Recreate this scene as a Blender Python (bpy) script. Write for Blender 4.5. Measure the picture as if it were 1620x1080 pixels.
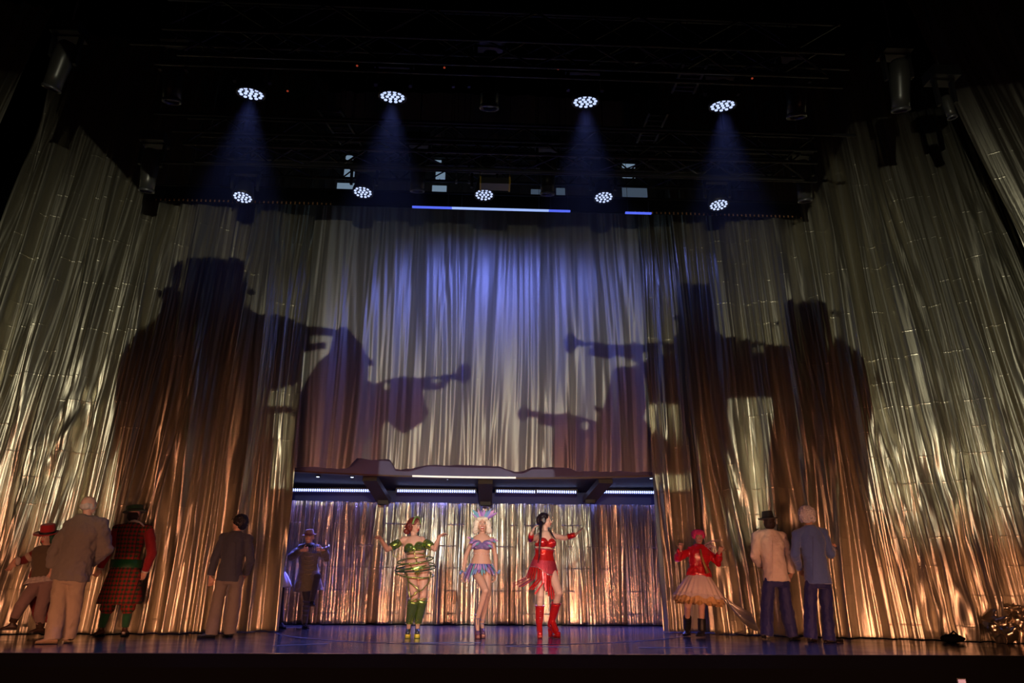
import bpy, bmesh, math, random
import numpy as np
from mathutils import Vector, Matrix, Euler

random.seed(7)
for _o in list(bpy.data.objects):
    bpy.data.objects.remove(_o, do_unlink=True)
SC = bpy.context.scene
COL = SC.collection
R_ = math.radians

# ------------------------------------------------------------------ camera
F, PITCH, YAW, ROLL, CH = 1125.0, R_(18.9), R_(2.4), R_(.37), .72
cam_d = bpy.data.cameras.new('camera')
cam = bpy.data.objects.new('camera', cam_d)
COL.objects.link(cam)
cam_d.sensor_width = 36.0
cam_d.lens = 36.0 * F / 1620.0
cam_d.clip_start, cam_d.clip_end = .05, 200
CR = Matrix.Rotation(-YAW, 3, 'Z') @ Matrix.Rotation(math.pi/2 + PITCH, 3, 'X') @ Matrix.Rotation(ROLL, 3, 'Z')
cam.matrix_world = Matrix.Translation((0, 0, CH)) @ CR.to_4x4()
SC.camera = cam

def ray(px, py):
    return CR @ Vector(((px-810)/F, -(py-540)/F, -1))
def P(px, py, d):                     # the point seen at a pixel, d metres up the stage
    r = ray(px, py)
    return Vector((0, 0, CH)) + r * (d / r.y)
def G(px, py, z=0.0):                 # the point of the stage floor seen at a pixel
    r = ray(px, py)
    return Vector((0, 0, CH)) + r * ((z-CH) / r.z)

# ------------------------------------------------------------------ world, exposure, large lights
SC.view_settings.view_transform = 'Standard'
SC.view_settings.look = 'None'
SC.view_settings.gamma = 1.0
SC.view_settings.exposure = 0.0
SC.view_settings.use_curve_mapping = False
W = bpy.data.worlds.new('world')
SC.world = W
W.use_nodes = True
W.node_tree.nodes['Background'].inputs[0].default_value = (.30, .33, .6, 1)
W.node_tree.nodes['Background'].inputs[1].default_value = .002
try:
    SC.cycles.use_denoising = True
    SC.cycles.sample_clamp_indirect = 4.0
    SC.cycles.max_bounces = 5
    SC.cycles.caustics_reflective = False
    SC.cycles.caustics_refractive = False
except Exception:
    pass

def spot(name, loc, aim, watts, col, deg, blend=.5, radius=.05, parent=None):
    l = bpy.data.lights.new(name, 'SPOT')
    l.energy, l.color, l.spot_size, l.spot_blend, l.shadow_soft_size = watts, col, R_(deg), blend, radius
    o = bpy.data.objects.new(name, l)
    COL.objects.link(o)
    loc, aim = Vector(loc), Vector(aim)
    q = (aim-loc).to_track_quat('-Z', 'Y')
    o.location, o.rotation_euler = loc, q.to_euler()
    if parent:
        o.parent = parent
        o.matrix_parent_inverse = Matrix.Translation(parent.location).inverted()
    return o

PROJ = Vector((.1, -1.6, 2.7))        # balcony projector that throws the trumpeters' silhouettes
spot('projector_light', PROJ, (.1, 12, 4.0), 1700, (1.0, .95, .70), 100, .25, .0022)
# low amber battens along the stalls rail
def area(name, loc, aim, sx, sy, watts, col, spread=180):
    l = bpy.data.lights.new(name, 'AREA'); l.shape = 'RECTANGLE'; l.size, l.size_y, l.energy, l.color, l.spread = sx, sy, watts, col, R_(spread)
    o = bpy.data.objects.new(name, l); COL.objects.link(o); o.location = loc
    o.rotation_euler = (Vector(aim)-Vector(loc)).to_track_quat('-Z', 'Y').to_euler()
    return o
AMB = (1.0, .39, .20)
BATTENS = ((-4.9, 4.6, 300), (0, 2.4, 80), (5.0, 4.6, 320))      # x, width, watts: hooded battens, built further down
for _x, _w, _e in BATTENS:
    area('amber_batten_light', (_x, -1.5, -.10), (_x*1.25, 11.5, -.10), _w, .14, _e, AMB, 100)
# framed key lights for the three dancers
spot('key_light', (-2.2, -1.0, 4.2), (-.1, 11.1, .95), 2200, (1.0, .90, .82), 13.5, .5, .06)
spot('key_light', (2.6, -1.0, 4.2), (.1, 11.1, .95), 1900, (1.0, .90, .82), 13.5, .5, .06)

# ------------------------------------------------------------------ helpers
def tag(o, label=None, cat=None, group=None, kind=None):
    if label: o['label'] = label
    if cat: o['category'] = cat
    if group: o['group'] = group
    if kind: o['kind'] = kind
    return o
def empty(name, loc, label=None, cat=None, group=None, kind=None):
    o = bpy.data.objects.new(name, None)
    COL.objects.link(o)
    o.location = loc
    o.empty_display_size = .1
    return tag(o, label, cat, group, kind)

class MB:
    """collects closed shapes (world coordinates) for one mesh"""
    def __init__(s): s.v, s.f = [], []
    def add(s, vs, fs):
        n = len(s.v)
        s.v += [tuple(v) for v in vs]
        s.f += [tuple(i+n for i in f) for f in fs]
        return s
    def loft(s, rings, cap=True, closed=True):
        k = len(rings[0]); vs = [p for r in rings for p in r]; fs = []
        for i in range(len(rings)-1):
            for j in range(k if closed else k-1):
                a, b = i*k+j, i*k+(j+1) % k
                fs.append((a, b, b+k, a+k))
        if cap and closed:
            fs.append(tuple(range(k))[::-1]); fs.append(tuple((len(rings)-1)*k+j for j in range(k)))
        return s.add(vs, fs)
    def ell_ring(s, c, ax, ay, n=20):
        return [c + ax*math.cos(2*math.pi*i/n) + ay*math.sin(2*math.pi*i/n) for i in range(n)]
    def tube(s, pts, rad, n=10, cap=True):
        pts = [Vector(p) for p in pts]
        if not hasattr(rad, '__len__'): rad = [rad]*len(pts)
        t0 = (pts[1]-pts[0]).normalized()
        u = t0.orthogonal().normalized(); rings = []
        for i, p in enumerate(pts):
            t = (pts[min(i+1, len(pts)-1)]-pts[max(i-1, 0)]).normalized()
            u = (u - t*u.dot(t)); u = u.normalized() if u.length > 1e-6 else t.orthogonal().normalized()
            w = t.cross(u)
            rings.append(s.ell_ring(p, u*rad[i], w*rad[i], n))
        return s.loft(rings, cap)
    def capsule(s, a, b, ra, rb, n=12):
        a, b = Vector(a), Vector(b); t = (b-a)
        t = t.normalized() if t.length > 1e-6 else Vector((0, 0, 1))
        u = t.orthogonal().normalized(); w = t.cross(u); rings = []
        for q in (-80, -50, -20): q = R_(q); rings.append(s.ell_ring(a+t*ra*math.sin(q), u*ra*math.cos(q), w*ra*math.cos(q), n))
        for q in (20, 50, 80): q = R_(q); rings.append(s.ell_ring(b+t*rb*math.sin(q), u*rb*math.cos(q), w*rb*math.cos(q), n))
        return s.loft(rings)
    def ellipsoid(s, c, ax, ay, az, n=16, m=9):
        c = Vector(c); rings = []
        for i in range(m):
            q = -math.pi/2 + math.pi*(i+.5)/m
            rings.append(s.ell_ring(c+az*math.sin(q), ax*math.cos(q), ay*math.cos(q), n))
        return s.loft(rings)
    def box(s, c, sx, sy, sz, rot=None):
        c = Vector(c); m = rot or Matrix.Identity(3)
        vs = [c + m @ Vector((x*sx/2, y*sy/2, z*sz/2)) for x in (-1, 1) for y in (-1, 1) for z in (-1, 1)]
        return s.add(vs, [(0, 1, 3, 2), (4, 6, 7, 5), (0, 4, 5, 1), (2, 3, 7, 6), (0, 2, 6, 4), (1, 5, 7, 3)])
    def bar(s, a, b, w, h):
        a, b = Vector(a), Vector(b); t = (b-a).normalized()
        up = Vector((0, 0, 1)) if abs(t.z) < .95 else Vector((0, 1, 0))
        u = t.cross(up).normalized(); v = u.cross(t)
        return s.loft([[p+u*w/2*i+v*h/2*j for i, j in ((-1, -1), (1, -1), (1, 1), (-1, 1))] for p in (a, b)])
    def lathe(s, c, prof, ax, ay, az, n=28, cap=True):
        c = Vector(c)
        return s.loft([s.ell_ring(c+az*h, ax*r, ay*r, n) for r, h in prof], cap)
    def mesh(s, name, base=(0, 0, 0)):
        b = Vector(base)
        me = bpy.data.meshes.new(name)
        me.from_pydata([tuple(Vector(v)-b) for v in s.v], [], s.f)
        me.update()
        return me
    def build(s, name, mat, parent=None, smooth=True, recalc=True):
        base = parent_loc(parent) if parent else Vector((0, 0, 0))
        me = s.mesh(name, base)
        if recalc:
            bm = bmesh.new(); bm.from_mesh(me); bmesh.ops.recalc_face_normals(bm, faces=bm.faces); bm.to_mesh(me); bm.free()
        return link(name, me, mat, parent, smooth)

CEIL = 11.29
def hang(o, pts, r=.006):
    """thin steel cables from a flown thing up to the grid"""
    for q in pts:
        q = Vector(q); m = MB(); m.tube([q, Vector((q.x, q.y, CEIL))], r, 5); m.build('suspension_cable', BLACK, o)
def parent_loc(p):
    l = Vector((0, 0, 0))
    while p is not None:
        l = l + p.location; p = p.parent
    return l
def link(name, me, mat, parent=None, smooth=True):
    me.materials.clear(); me.materials.append(mat)
    if smooth: me.polygons.foreach_set('use_smooth', [True]*len(me.polygons))
    o = bpy.data.objects.new(name, me)
    COL.objects.link(o)
    if parent: o.parent = parent
    return o

def fuse(name, mb, mat, parent, vox=.009, smooth=3, disp=0, dscale=.12, seed=0):
    """one continuous skin around the collected shapes"""
    base = parent_loc(parent)
    me = mb.mesh(name, base)
    o = bpy.data.objects.new(name, me)
    COL.objects.link(o)
    m = o.modifiers.new('r', 'REMESH'); m.mode = 'VOXEL'; m.voxel_size = vox; m.use_smooth_shade = True
    if smooth:
        m = o.modifiers.new('s', 'SMOOTH'); m.iterations = smooth; m.factor = .5
    if disp:
        t = bpy.data.textures.new('folds', 'CLOUDS'); t.noise_scale = dscale; t.noise_depth = 2
        m = o.modifiers.new('d', 'DISPLACE'); m.texture = t; m.strength = disp; m.mid_level = .5; m.texture_coords = 'LOCAL'
    ev = o.evaluated_get(bpy.context.evaluated_depsgraph_get())
    new = bpy.data.meshes.new_from_object(ev)
    o.modifiers.clear(); o.data = new
    bpy.data.meshes.remove(me)
    new.materials.clear(); new.materials.append(mat)
    new.polygons.foreach_set('use_smooth', [True]*len(new.polygons))
    o.parent = parent
    return o

# ------------------------------------------------------------------ materials
MATS = {}
def mat(name, col, rough=.6, metal=0.0, emit=0.0, ecol=None, bump=0.0, bscale=60, spec=.5, var=0.0, sheen=0, coat=0):
    if name in MATS: return MATS[name]
    m = bpy.data.materials.new(name); m.use_nodes = True
    nt = m.node_tree; b = nt.nodes['Principled BSDF']
    b.inputs['Base Color'].default_value = (*col, 1)
    b.inputs['Roughness'].default_value = rough
    b.inputs['Metallic'].default_value = metal
    b.inputs['Specular IOR Level'].default_value = spec
    if sheen: b.inputs['Sheen Weight'].default_value = sheen
    if coat: b.inputs['Coat Weight'].default_value = coat; b.inputs['Coat Roughness'].default_value = .12
    if emit:
        b.inputs['Emission Color'].default_value = (*(ecol or col), 1)
        b.inputs['Emission Strength'].default_value = emit
    tc = nt.nodes.new('ShaderNodeTexCoord')
    if bump or var:
        n = nt.nodes.new('ShaderNodeTexNoise'); n.inputs['Scale'].default_value = bscale; n.inputs['Detail'].default_value = 4
        nt.links.new(tc.outputs['Object'], n.inputs['Vector'])
    if bump:
        bp = nt.nodes.new('ShaderNodeBump'); bp.inputs['Strength'].default_value = bump; bp.inputs['Distance'].default_value = .01
        nt.links.new(n.outputs['Fac'], bp.inputs['Height']); nt.links.new(bp.outputs['Normal'], b.inputs['Normal'])
    if var:
        mx = nt.nodes.new('ShaderNodeMix'); mx.data_type = 'RGBA'
        mx.inputs['A'].default_value = (*[c*(1-var) for c in col], 1); mx.inputs['B'].default_value = (*[min(1, c*(1+var)) for c in col], 1)
        nt.links.new(n.outputs['Fac'], mx.inputs['Factor']); nt.links.new(mx.outputs['Result'], b.inputs['Base Color'])
    MATS[name] = m
    return m

def lame(name, col, rough, metal, streak=1.0, crease=.35, crumple=.25, trans=0.0):
    """metallic lame cloth: threads, long streaks along the folds, packing creases, crumples"""
    m = bpy.data.materials.new(name); m.use_nodes = True
    nt = m.node_tree; N = nt.nodes; L = nt.links; b = N['Principled BSDF']
    b.inputs['Metallic'].default_value = metal
    uv = N.new('ShaderNodeUVMap'); uv.uv_map = 'cloth'
    def noise(sx, sy, detail=3, rough_=.55):
        mp = N.new('ShaderNodeMapping'); mp.inputs['Scale'].default_value = (sx, sy, 1)
        n = N.new('ShaderNodeTexNoise'); n.inputs['Scale'].default_value = 1; n.inputs['Detail'].default_value = detail; n.inputs['Roughness'].default_value = rough_
        L.new(uv.outputs['UV'], mp.inputs['Vector']); L.new(mp.outputs['Vector'], n.inputs['Vector'])
        return n.outputs['Fac']
    def math_(op, a, c=None, clamp=False):
        n = N.new('ShaderNodeMath'); n.operation = op; n.use_clamp = clamp
        for i, x in enumerate((a, c)):
            if x is None: continue
            if isinstance(x, (int, float)): n.inputs[i].default_value = x
            else: L.new(x, n.inputs[i])
        return n.outputs[0]
    s1 = noise(26, .35, 3); s2 = noise(90, .8, 2); cr = noise(14, 9, 4, .6); big = noise(1.6, .45, 2)
    # packing creases: narrow horizontal ridges every 0.36 m, only here and there
    sep = N.new('ShaderNodeSeparateXYZ'); L.new(uv.outputs['UV'], sep.inputs[0])
    fr = math_('FRACT', math_('DIVIDE', sep.outputs['Y'], .41))
    ridge = math_('SUBTRACT', 1.0, math_('MULTIPLY', math_('ABSOLUTE', math_('SUBTRACT', fr, .5)), 30), True)
    ridge = math_('MULTIPLY', ridge, math_('GREATER_THAN', noise(3.1, 2.44, 1), .52))
    zone = math_('ADD', .25, math_('MULTIPLY', math_('SUBTRACT', noise(.9, .22, 1), .35, True), 4.0))
    h = math_('MULTIPLY', zone, math_('ADD', math_('MULTIPLY', s1, .9*streak), math_('MULTIPLY', s2, .35*streak)))
    mask = math_('MULTIPLY', math_('SUBTRACT', big, .42, True), 3.5, True)
    h = math_('ADD', h, math_('MULTIPLY', math_('MULTIPLY', cr, mask), crumple))
    h = math_('ADD', h, math_('MULTIPLY', ridge, crease))
    bp = N.new('ShaderNodeBump'); bp.inputs['Strength'].default_value = .75; bp.inputs['Distance'].default_value = .014
    L.new(h, bp.inputs['Height']); L.new(bp.outputs['Normal'], b.inputs['Normal'])
    mx = N.new('ShaderNodeMix'); mx.data_type = 'RGBA'
    mx.inputs['A'].default_value = (*[c*.72 for c in col], 1); mx.inputs['B'].default_value = (*[min(1, c*1.2) for c in col], 1)
    L.new(s1, mx.inputs['Factor']); L.new(mx.outputs['Result'], b.inputs['Base Color'])
    rr = math_('ADD', math_('MULTIPLY', s2, .14), rough-.07)
    L.new(rr, b.inputs['Roughness'])
    MATS[name] = m
    return m

BLACK = mat('black_paint', (.012, .012, .013), .55)
BLACKM = mat('black_metal', (.02, .02, .022), .38, .3)
GREYM = mat('grey_metal', (.10, .10, .11), .35, .6)
VELVET = mat('black_cloth', (.003, .003, .0035), .95, spec=.03)
GOLD = lame('gold_lame', (.58, .545, .44), .345, .94, .85, .2)
GOLD2 = lame('gold_lame_rear', (.58, .54, .47), .23, .95, 1.5, .3, .6)
GOLD3 = lame('gold_lame_drop', (.62, .61, .56), .48, .7, .28, .12, .1)

# ------------------------------------------------------------------ the setting
def stage_floor_mat():
    m = bpy.data.materials.new('glossy_stage_floor'); m.use_nodes = True
    nt = m.node_tree; N = nt.nodes; L = nt.links; b = N['Principled BSDF']
    b.inputs['Base Color'].default_value = (.055, .055, .065, 1); b.inputs['Specular IOR Level'].default_value = .55
    tc = N.new('ShaderNodeTexCoord')
    n = N.new('ShaderNodeTexNoise'); n.inputs['Scale'].default_value = 2.2; n.inputs['Detail'].default_value = 6
    L.new(tc.outputs['Object'], n.inputs['Vector'])
    mr = N.new('ShaderNodeMapRange'); mr.inputs[1].default_value = .3; mr.inputs[2].default_value = .7; mr.inputs[3].default_value = .09; mr.inputs[4].default_value = .20
    L.new(n.outputs['Fac'], mr.inputs[0]); L.new(mr.outputs[0], b.inputs['Roughness'])
    n2 = N.new('ShaderNodeTexNoise'); n2.inputs['Scale'].default_value = 9; n2.inputs['Detail'].default_value = 3
    L.new(tc.outputs['Object'], n2.inputs['Vector'])
    bp = N.new('ShaderNodeBump'); bp.inputs['Strength'].default_value = .08; bp.inputs['Distance'].default_value = .01
    L.new(n2.outputs['Fac'], bp.inputs['Height']); L.new(bp.outputs['Normal'], b.inputs['Normal'])
    return m
EDGE = 8.55
m = MB(); m.box((0, (EDGE+17)/2, -.06), 26, 17-EDGE, .12)
tag(m.build('floor', stage_floor_mat(), None, False), kind='structure')
m = MB(); m.box((0, EDGE+.1, -.72), 26, .2, 1.2)
tag(m.build('wall_stage_front', VELVET, None, False), kind='structure')
m = MB(); m.box((0, EDGE-.02, -.071), 26, .04, .134)
tag(m.build('trim_1', mat('stage_edge_rubber', (.0025, .0025, .0025), .8, 0, bump=.4, bscale=120, spec=.03), None, False), kind='structure')
m = MB(); m.box((0, 2, -1.37), 26, 13.5, .1)
tag(m.build('floor_auditorium', VELVET, None, False), kind='structure')
m = MB(); m.box((0, 16.6, 5.5), 26, .2, 12)
tag(m.build('wall_back', VELVET, None, False), kind='structure')
for s, n in ((-1, 'wall_left'), (1, 'wall_right')):
    m = MB(); m.box((s*12.6, 12, 5.5), .2, 9, 12)
    tag(m.build(n, VELVET, None, False), kind='structure')
m = MB(); m.box((0, 10, 11.4), 26, 14, .2)
tag(m.build('ceiling', VELVET, None, False), kind='structure')
# revolve ring and tape marks on the floor
GROOVE = mat('floor_groove', (.004, .004, .004), .6)
m = MB(); c = Vector((.1, 13.2, .002)); n = 120
rin, rout = 3.42, 3.45
ring = lambda r, z: [c + Vector((r*math.cos(2*math.pi*i/n), r*math.sin(2*math.pi*i/n), z)) for i in range(n)]
m.loft([ring(rin, -.002), ring(rin, .001), ring(rout, .001), ring(rout, -.002)], cap=False)
ro = m.build('trim_2', GROOVE, None, False); tag(ro, kind='structure')
TAPE = mat('worn_white_tape', (.22, .22, .25), .5, var=.5, bscale=9)
for k, (a, b) in enumerate((((640, 1017), (760, 1016)), ((800, 1022), (900, 1023)), ((1010, 1024), (1120, 1024)), ((430, 1021), (520, 1018)))):
    m = MB(); pa, pb = G(*a), G(*b); m.bar(pa+Vector((0, 0, .002)), pb+Vector((0, 0, .002)), .02, .003)
    tag(m.build('tape_mark', TAPE, None, False), ['pale tape line on the floor by the green dancer', 'pale tape line on the floor near the red boots',
        'pale tape line on the floor toward the girl in the tutu', 'pale tape line on the floor by the suited man'][k], 'tape')

# ------------------------------------------------------------------ curtains
def vnoise(x, y, seed):
    rs = np.random.RandomState(seed); T = rs.rand(256, 64)*2-1
    xi = np.floor(x).astype(int); yi = np.floor(y).astype(int); fx = x-xi; fy = y-yi
    fx = fx*fx*(3-2*fx); fy = fy*fy*(3-2*fy)
    g = lambda a, b: T[a % 256, b % 64]
    return (g(xi, yi)*(1-fx)+g(xi+1, yi)*fx)*(1-fy)+(g(xi, yi+1)*(1-fx)+g(xi+1, yi+1)*fx)*fy

def curtain(name, label, bot, top, mt, seed, amp=1.0, step=.016, rows=90, fold=.42, hem=None, extra=None, cat='curtain', group=None):
    """bot/top: matching lists of (x, y, z); the cloth is ruled between them and pleated"""
    bot, top = np.array(bot, float), np.array(top, float)
    seg = np.linalg.norm(np.diff(bot, axis=0), axis=1); cum = np.r_[0, np.cumsum(seg)]; Wd = cum[-1]
    n = max(20, int(Wd/step)); u = np.linspace(0, Wd, n)
    def smooth_interp(A):
        out = np.stack([np.interp(u, cum, A[:, k]) for k in range(3)], 1)
        k = max(1, n//14)
        if k > 1:
            ker = np.hanning(2*k+1); ker /= ker.sum()
            pad = np.concatenate([2*out[0]-out[1:k+1][::-1], out, 2*out[-1]-out[-k-1:-1][::-1]])
            out = np.stack([np.convolve(pad[:, j], ker, 'valid') for j in range(3)], 1)
        return out
    B, T = smooth_interp(bot), smooth_interp(top)
    v = np.linspace(0, 1, rows)**1.15
    U, V = np.meshgrid(u, v, indexing='ij')
    Pt = B[:, None, :]*(1-V[..., None]) + T[:, None, :]*V[..., None]
    if hem is not None:                                   # lift the hem
        h = hem(u)
        Pt[..., 2] += (h[:, None])*(1-V)
    d = np.gradient(B, axis=0); nrm = np.stack([d[:, 1], -d[:, 0]], 1); nrm /= np.linalg.norm(nrm, axis=1)[:, None]
    nrm *= np.sign(-nrm[:, 1:2])                            # towards the audience
    Z = Pt[..., 2]
    D = np.zeros_like(U)
    for lam, a, ly, sd in ((fold*2.1, .10, 9., 4), (fold, .10, 6., 1), (fold*.41, .045, 4., 2), (fold*.19, .014, 2.6, 3)):
        ph = U/lam + .9*vnoise(U/(lam*2.2), Z/ly+3, seed+sd)
        w = np.sin(2*math.pi*ph); env = .65+.5*vnoise(U/(lam*1.7)+9, Z/(ly*.6)+1, seed+sd+20)
        D += a*env*np.sign(w)*np.abs(w)**.8
    D *= amp*(.65+.5*(1-V))
    Pt[..., 0] += nrm[:, 0][:, None]*D; Pt[..., 1] += nrm[:, 1][:, None]*D
    if extra is not None: extra(Pt, U, V, nrm)
    me = bpy.data.meshes.new(name)
    idx = np.arange(n*rows).reshape(n, rows)
    q = np.stack([idx[:-1, :-1], idx[1:, :-1], idx[1:, 1:], idx[:-1, 1:]], -1).reshape(-1, 4)
    me.from_pydata(Pt.reshape(-1, 3).tolist(), [], q.tolist())
    uvl = me.uv_layers.new(name='cloth')
    L = np.empty(len(me.loops), int); me.loops.foreach_get('vertex_index', L)
    uv = np.stack([U.reshape(-1)+seed*1.7, Z.reshape(-1)], 1)[L]
    uvl.data.foreach_set('uv', uv.reshape(-1))
    return tag(link(name, me, mt), label, cat, group)

TOPZ = 10.6
def pz(px, py, d): return tuple(P(px, py, d))
def bump_area(cx, cz, rx, rz, amp, seed, lean=0.0):
    """a crumpled patch of cloth"""
    def f(Pt, U, V, nrm):
        X, Z = Pt[..., 0], Pt[..., 2]
        g = np.exp(-(((X-cx-lean*(Z-cz))/rx)**2+((Z-cz)/rz)**2))
        w = vnoise((X-lean*Z)/.14, Z/.75, seed)*.6+vnoise((X-lean*Z)/.06+5, Z/.34, seed+1)*.3+np.abs(vnoise((X-lean*Z)/.2, Z/.9, seed+2))*.5
        Pt[..., 1] -= g*amp*w
    return f
def many(*fs):
    def f(*a):
        for g in fs: g(*a)
    return f

lp = [P(60, 700, 11.4), P(120, 560, 11.4)]
curtain('stage_curtain', 'wide gold lame curtain behind the men in grey sweater and plaid coat', 
        [(-8.7, 11.25, .01), (-6.8, 11.45, .01), (-4.9, 11.58, .01), (-3.9, 11.95, .01), (-3.2, 12.35, .01)],
        [(-8.05, 11.25, TOPZ), (-6.15, 11.45, TOPZ), (-4.6, 11.6, TOPZ), (-3.9, 11.95, TOPZ), (-3.3, 12.35, TOPZ)], GOLD, 11, 1.0,
        extra=many(bump_area(P(95, 690, 11.4).x, P(95, 690, 11.4).z, .35, 1.2, .13, 5, .25), bump_area(-7.1, .5, .6, .7, .16, 8)))
curtain('stage_curtain', 'narrow dim gold curtain hanging at the top left corner of the stage',
        [(-13, 10.2, .01), (-11.2, 10.4, .01), (-9.6, 10.7, .01)],
        [(-10.5, 10.2, TOPZ), (-9.3, 10.4, TOPZ), (-7.95, 10.7, TOPZ)], GOLD, 23, .9)
curtain('stage_curtain', 'wide gold lame curtain behind the men in white and blue jackets',
        [(3.75, 12.0, .01), (4.6, 11.75, .01), (5.65, 11.25, .01), (6.8, 10.85, .01), (7.6, 10.2, .01), (9.6, 9.9, .01)],
        [(3.45, 12.0, TOPZ), (4.35, 11.75, TOPZ), (5.45, 11.35, TOPZ), (6.5, 11.1, TOPZ), (7.3, 10.75, TOPZ), (8.6, 10.5, TOPZ)], GOLD, 37, 1.1, fold=.56,
        extra=many(bump_area(6.9, 1.9, .5, 1.6, .07, 15, .05), bump_area(7.2, .25, .6, .35, .3, 18), bump_area(3.95, .7, .3, .6, .15, 19)))
curtain('stage_curtain', 'narrow dark gold curtain at the top right corner of the stage',
        [(9.3, 9.3, .01), (10.5, 9.1, .01), (12.2, 8.9, .01)],
        [(7.0, 9.3, TOPZ), (8.2, 9.1, TOPZ), (9.6, 8.9, TOPZ)], GOLD, 41, .8)
curtain('stage_curtain', 'narrow brown-gold curtain leg behind the girl in the red jacket',
        [(3.05, 12.5, .01), (4.1, 12.35, .01)], [(2.98, 12.5, TOPZ), (3.95, 12.35, TOPZ)], GOLD, 53, .8, fold=.3)

HEMZ = P(776, 741, 12.65).z
def drop_hem(u):                       # scalloped hem
    x = u - 3.75
    h = np.zeros_like(u)
    for a, b, k in ((-2.3, -1.5, .17), (-1.23, .6, .10), (.75, 1.75, .07)):
        t = np.clip((x-a)/(b-a), 0, 1); h += k*np.clip(np.sin(math.pi*t)*2.2, 0, 1)
    return h
curtain('drop_curtain', 'hanging gold cloth with blue light and trumpet silhouettes above the opening',
        [(-3.75, 12.75, HEMZ), (-1.5, 12.66, HEMZ-.03), (0, 12.62, HEMZ-.06), (1.6, 12.66, HEMZ-.03), (3.75, 12.75, HEMZ)],
        [(-3.75, 12.75, TOPZ), (-1.5, 12.66, TOPZ), (0, 12.62, TOPZ), (1.6, 12.66, TOPZ), (3.75, 12.75, TOPZ)], GOLD3, 61, .55, fold=.55, hem=drop_hem)
REARZ = P(776, 796, 14.5).z
curtain('rear_curtain', 'crinkled silver-gold foil curtain behind the three dancers',
        [(-4.2, 14.35, .01), (-2.5, 14.45, .01), (0, 14.5, .01), (2.6, 14.5, .01), (4.6, 14.4, .01)],
        [(-4.2, 14.35, REARZ), (-2.5, 14.45, REARZ), (0, 14.5, REARZ), (2.6, 14.5, REARZ), (4.6, 14.4, REARZ)], GOLD2, 71, .9, step=.011, rows=60, fold=.30)
# dark returns beside the rear opening
curtain('side_drape', 'violet foil drape at the left end of the rear curtain', [(-4.5, 12.7, .01), (-4.1, 14.2, .01)], [(-4.5, 12.7, 2.6), (-4.1, 14.2, 2.6)], GOLD2, 81, .5, rows=40, fold=.25)
curtain('side_drape', 'violet foil drape at the right end of the rear curtain', [(4.1, 14.2, .01), (4.4, 12.75, .01)], [(4.1, 14.2, 2.6), (4.4, 12.75, 2.6)], GOLD2, 83, .5, rows=40, fold=.25)

# ------------------------------------------------------------------ portal structure over the rear opening
SOFF = mat('violet_soffit', (.15, .15, .40), .5, var=.2, bscale=3)
port = empty('portal_soffit', (0, 12.85, HEMZ-.1), 'dark curved canopy over the rear opening under the hanging cloth', 'canopy')
xs = np.linspace(-3.9, 3.9, 60)
lipz = lambda x: HEMZ - .02 - .11*(1-(x/3.9)**2)
def strip(x0, x1, y, z0f, z1f, th, n=60):
    mm = MB(); rings = []
    for x in np.linspace(x0, x1, n):
        z0, z1 = z0f(x), z1f(x)
        rings.append([Vector((x, y, z0)), Vector((x, y+th, z0)), Vector((x, y+th, z1)), Vector((x, y, z1))])
    return mm.loft(rings)
strip(-3.9, 3.9, 12.86, lipz, lambda x: HEMZ+.5, .06).build('fascia', SOFF, port, False)
strip(-3.9, 3.9, 12.80, lambda x: lipz(x)-.025, lipz, .14).build('lip', mat('brown_lip', (.11, .05, .035), .45), port, False)
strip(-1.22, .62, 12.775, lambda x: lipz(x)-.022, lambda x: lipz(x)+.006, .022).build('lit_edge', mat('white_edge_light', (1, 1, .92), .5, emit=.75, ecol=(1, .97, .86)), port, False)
m = MB()
m.loft([[Vector((x, 12.94, lipz(x)-.02)), Vector((x, 14.75, HEMZ-.12)), Vector((x, 14.75, HEMZ+.1)), Vector((x, 12.94, HEMZ+.2))] for x in xs])
m.build('ceiling_panel', BLACK, port, False)
BEAM = mat('bronze_beam', (.06, .045, .035), .45, .2)
for a, b in (((585, 757), (608, 792)), ((768, 760), (768, 794)), ((958, 757), (932, 790))):
    pa = P(*a, 12.95); pb = P(*b, 14.2); m = MB(); m.bar(Vector((pa.x, 12.95, lipz(pa.x)-.05)), pb, .26, .10); bm_ = m.build('beam', BEAM, port, False)
    m = MB(); m.box((pb.x, 14.1, pb.z), .2, .2, .16); m.build('bracket', BLACK, bm_, False)
LAMP = mat('small_downlight', (.9, .95, 1), .4, emit=3, ecol=(.7, .8, 1))
for k, (x, y) in enumerate(((503, 753.5), (557, 754), (708, 757), (832, 757), (1030, 756))):
    p = P(x, y, 13.05); t = empty('downlight', p, ['small recessed downlight at the far left under the canopy', 'small recessed downlight second from the left under the canopy',
        'small recessed downlight over the blonde dancer under the canopy', 'small recessed downlight over the red dancer under the canopy', 'small recessed downlight at the far right under the canopy'][k], 'downlight')
    m = MB(); m.lathe(p, [(.045, .02), (.05, 0), (.042, -.008), (.03, 0)], Vector((1, 0, 0)), Vector((0, 1, 0)), Vector((0, 0, 1)), 16); m.build('housing', BLACKM, t)
    m = MB(); m.ellipsoid(p-Vector((0, 0, .004)), Vector((.03, 0, 0)), Vector((0, .03, 0)), Vector((0, 0, .012)), 12, 6); m.build('bulb', LAMP, t)
    spot('downlight_beam', p-Vector((0, 0, .03)), (p.x*1.25, 14.4, 1.0), 20, (.34, .26, 1.0), 95, 1.0, .03)
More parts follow.
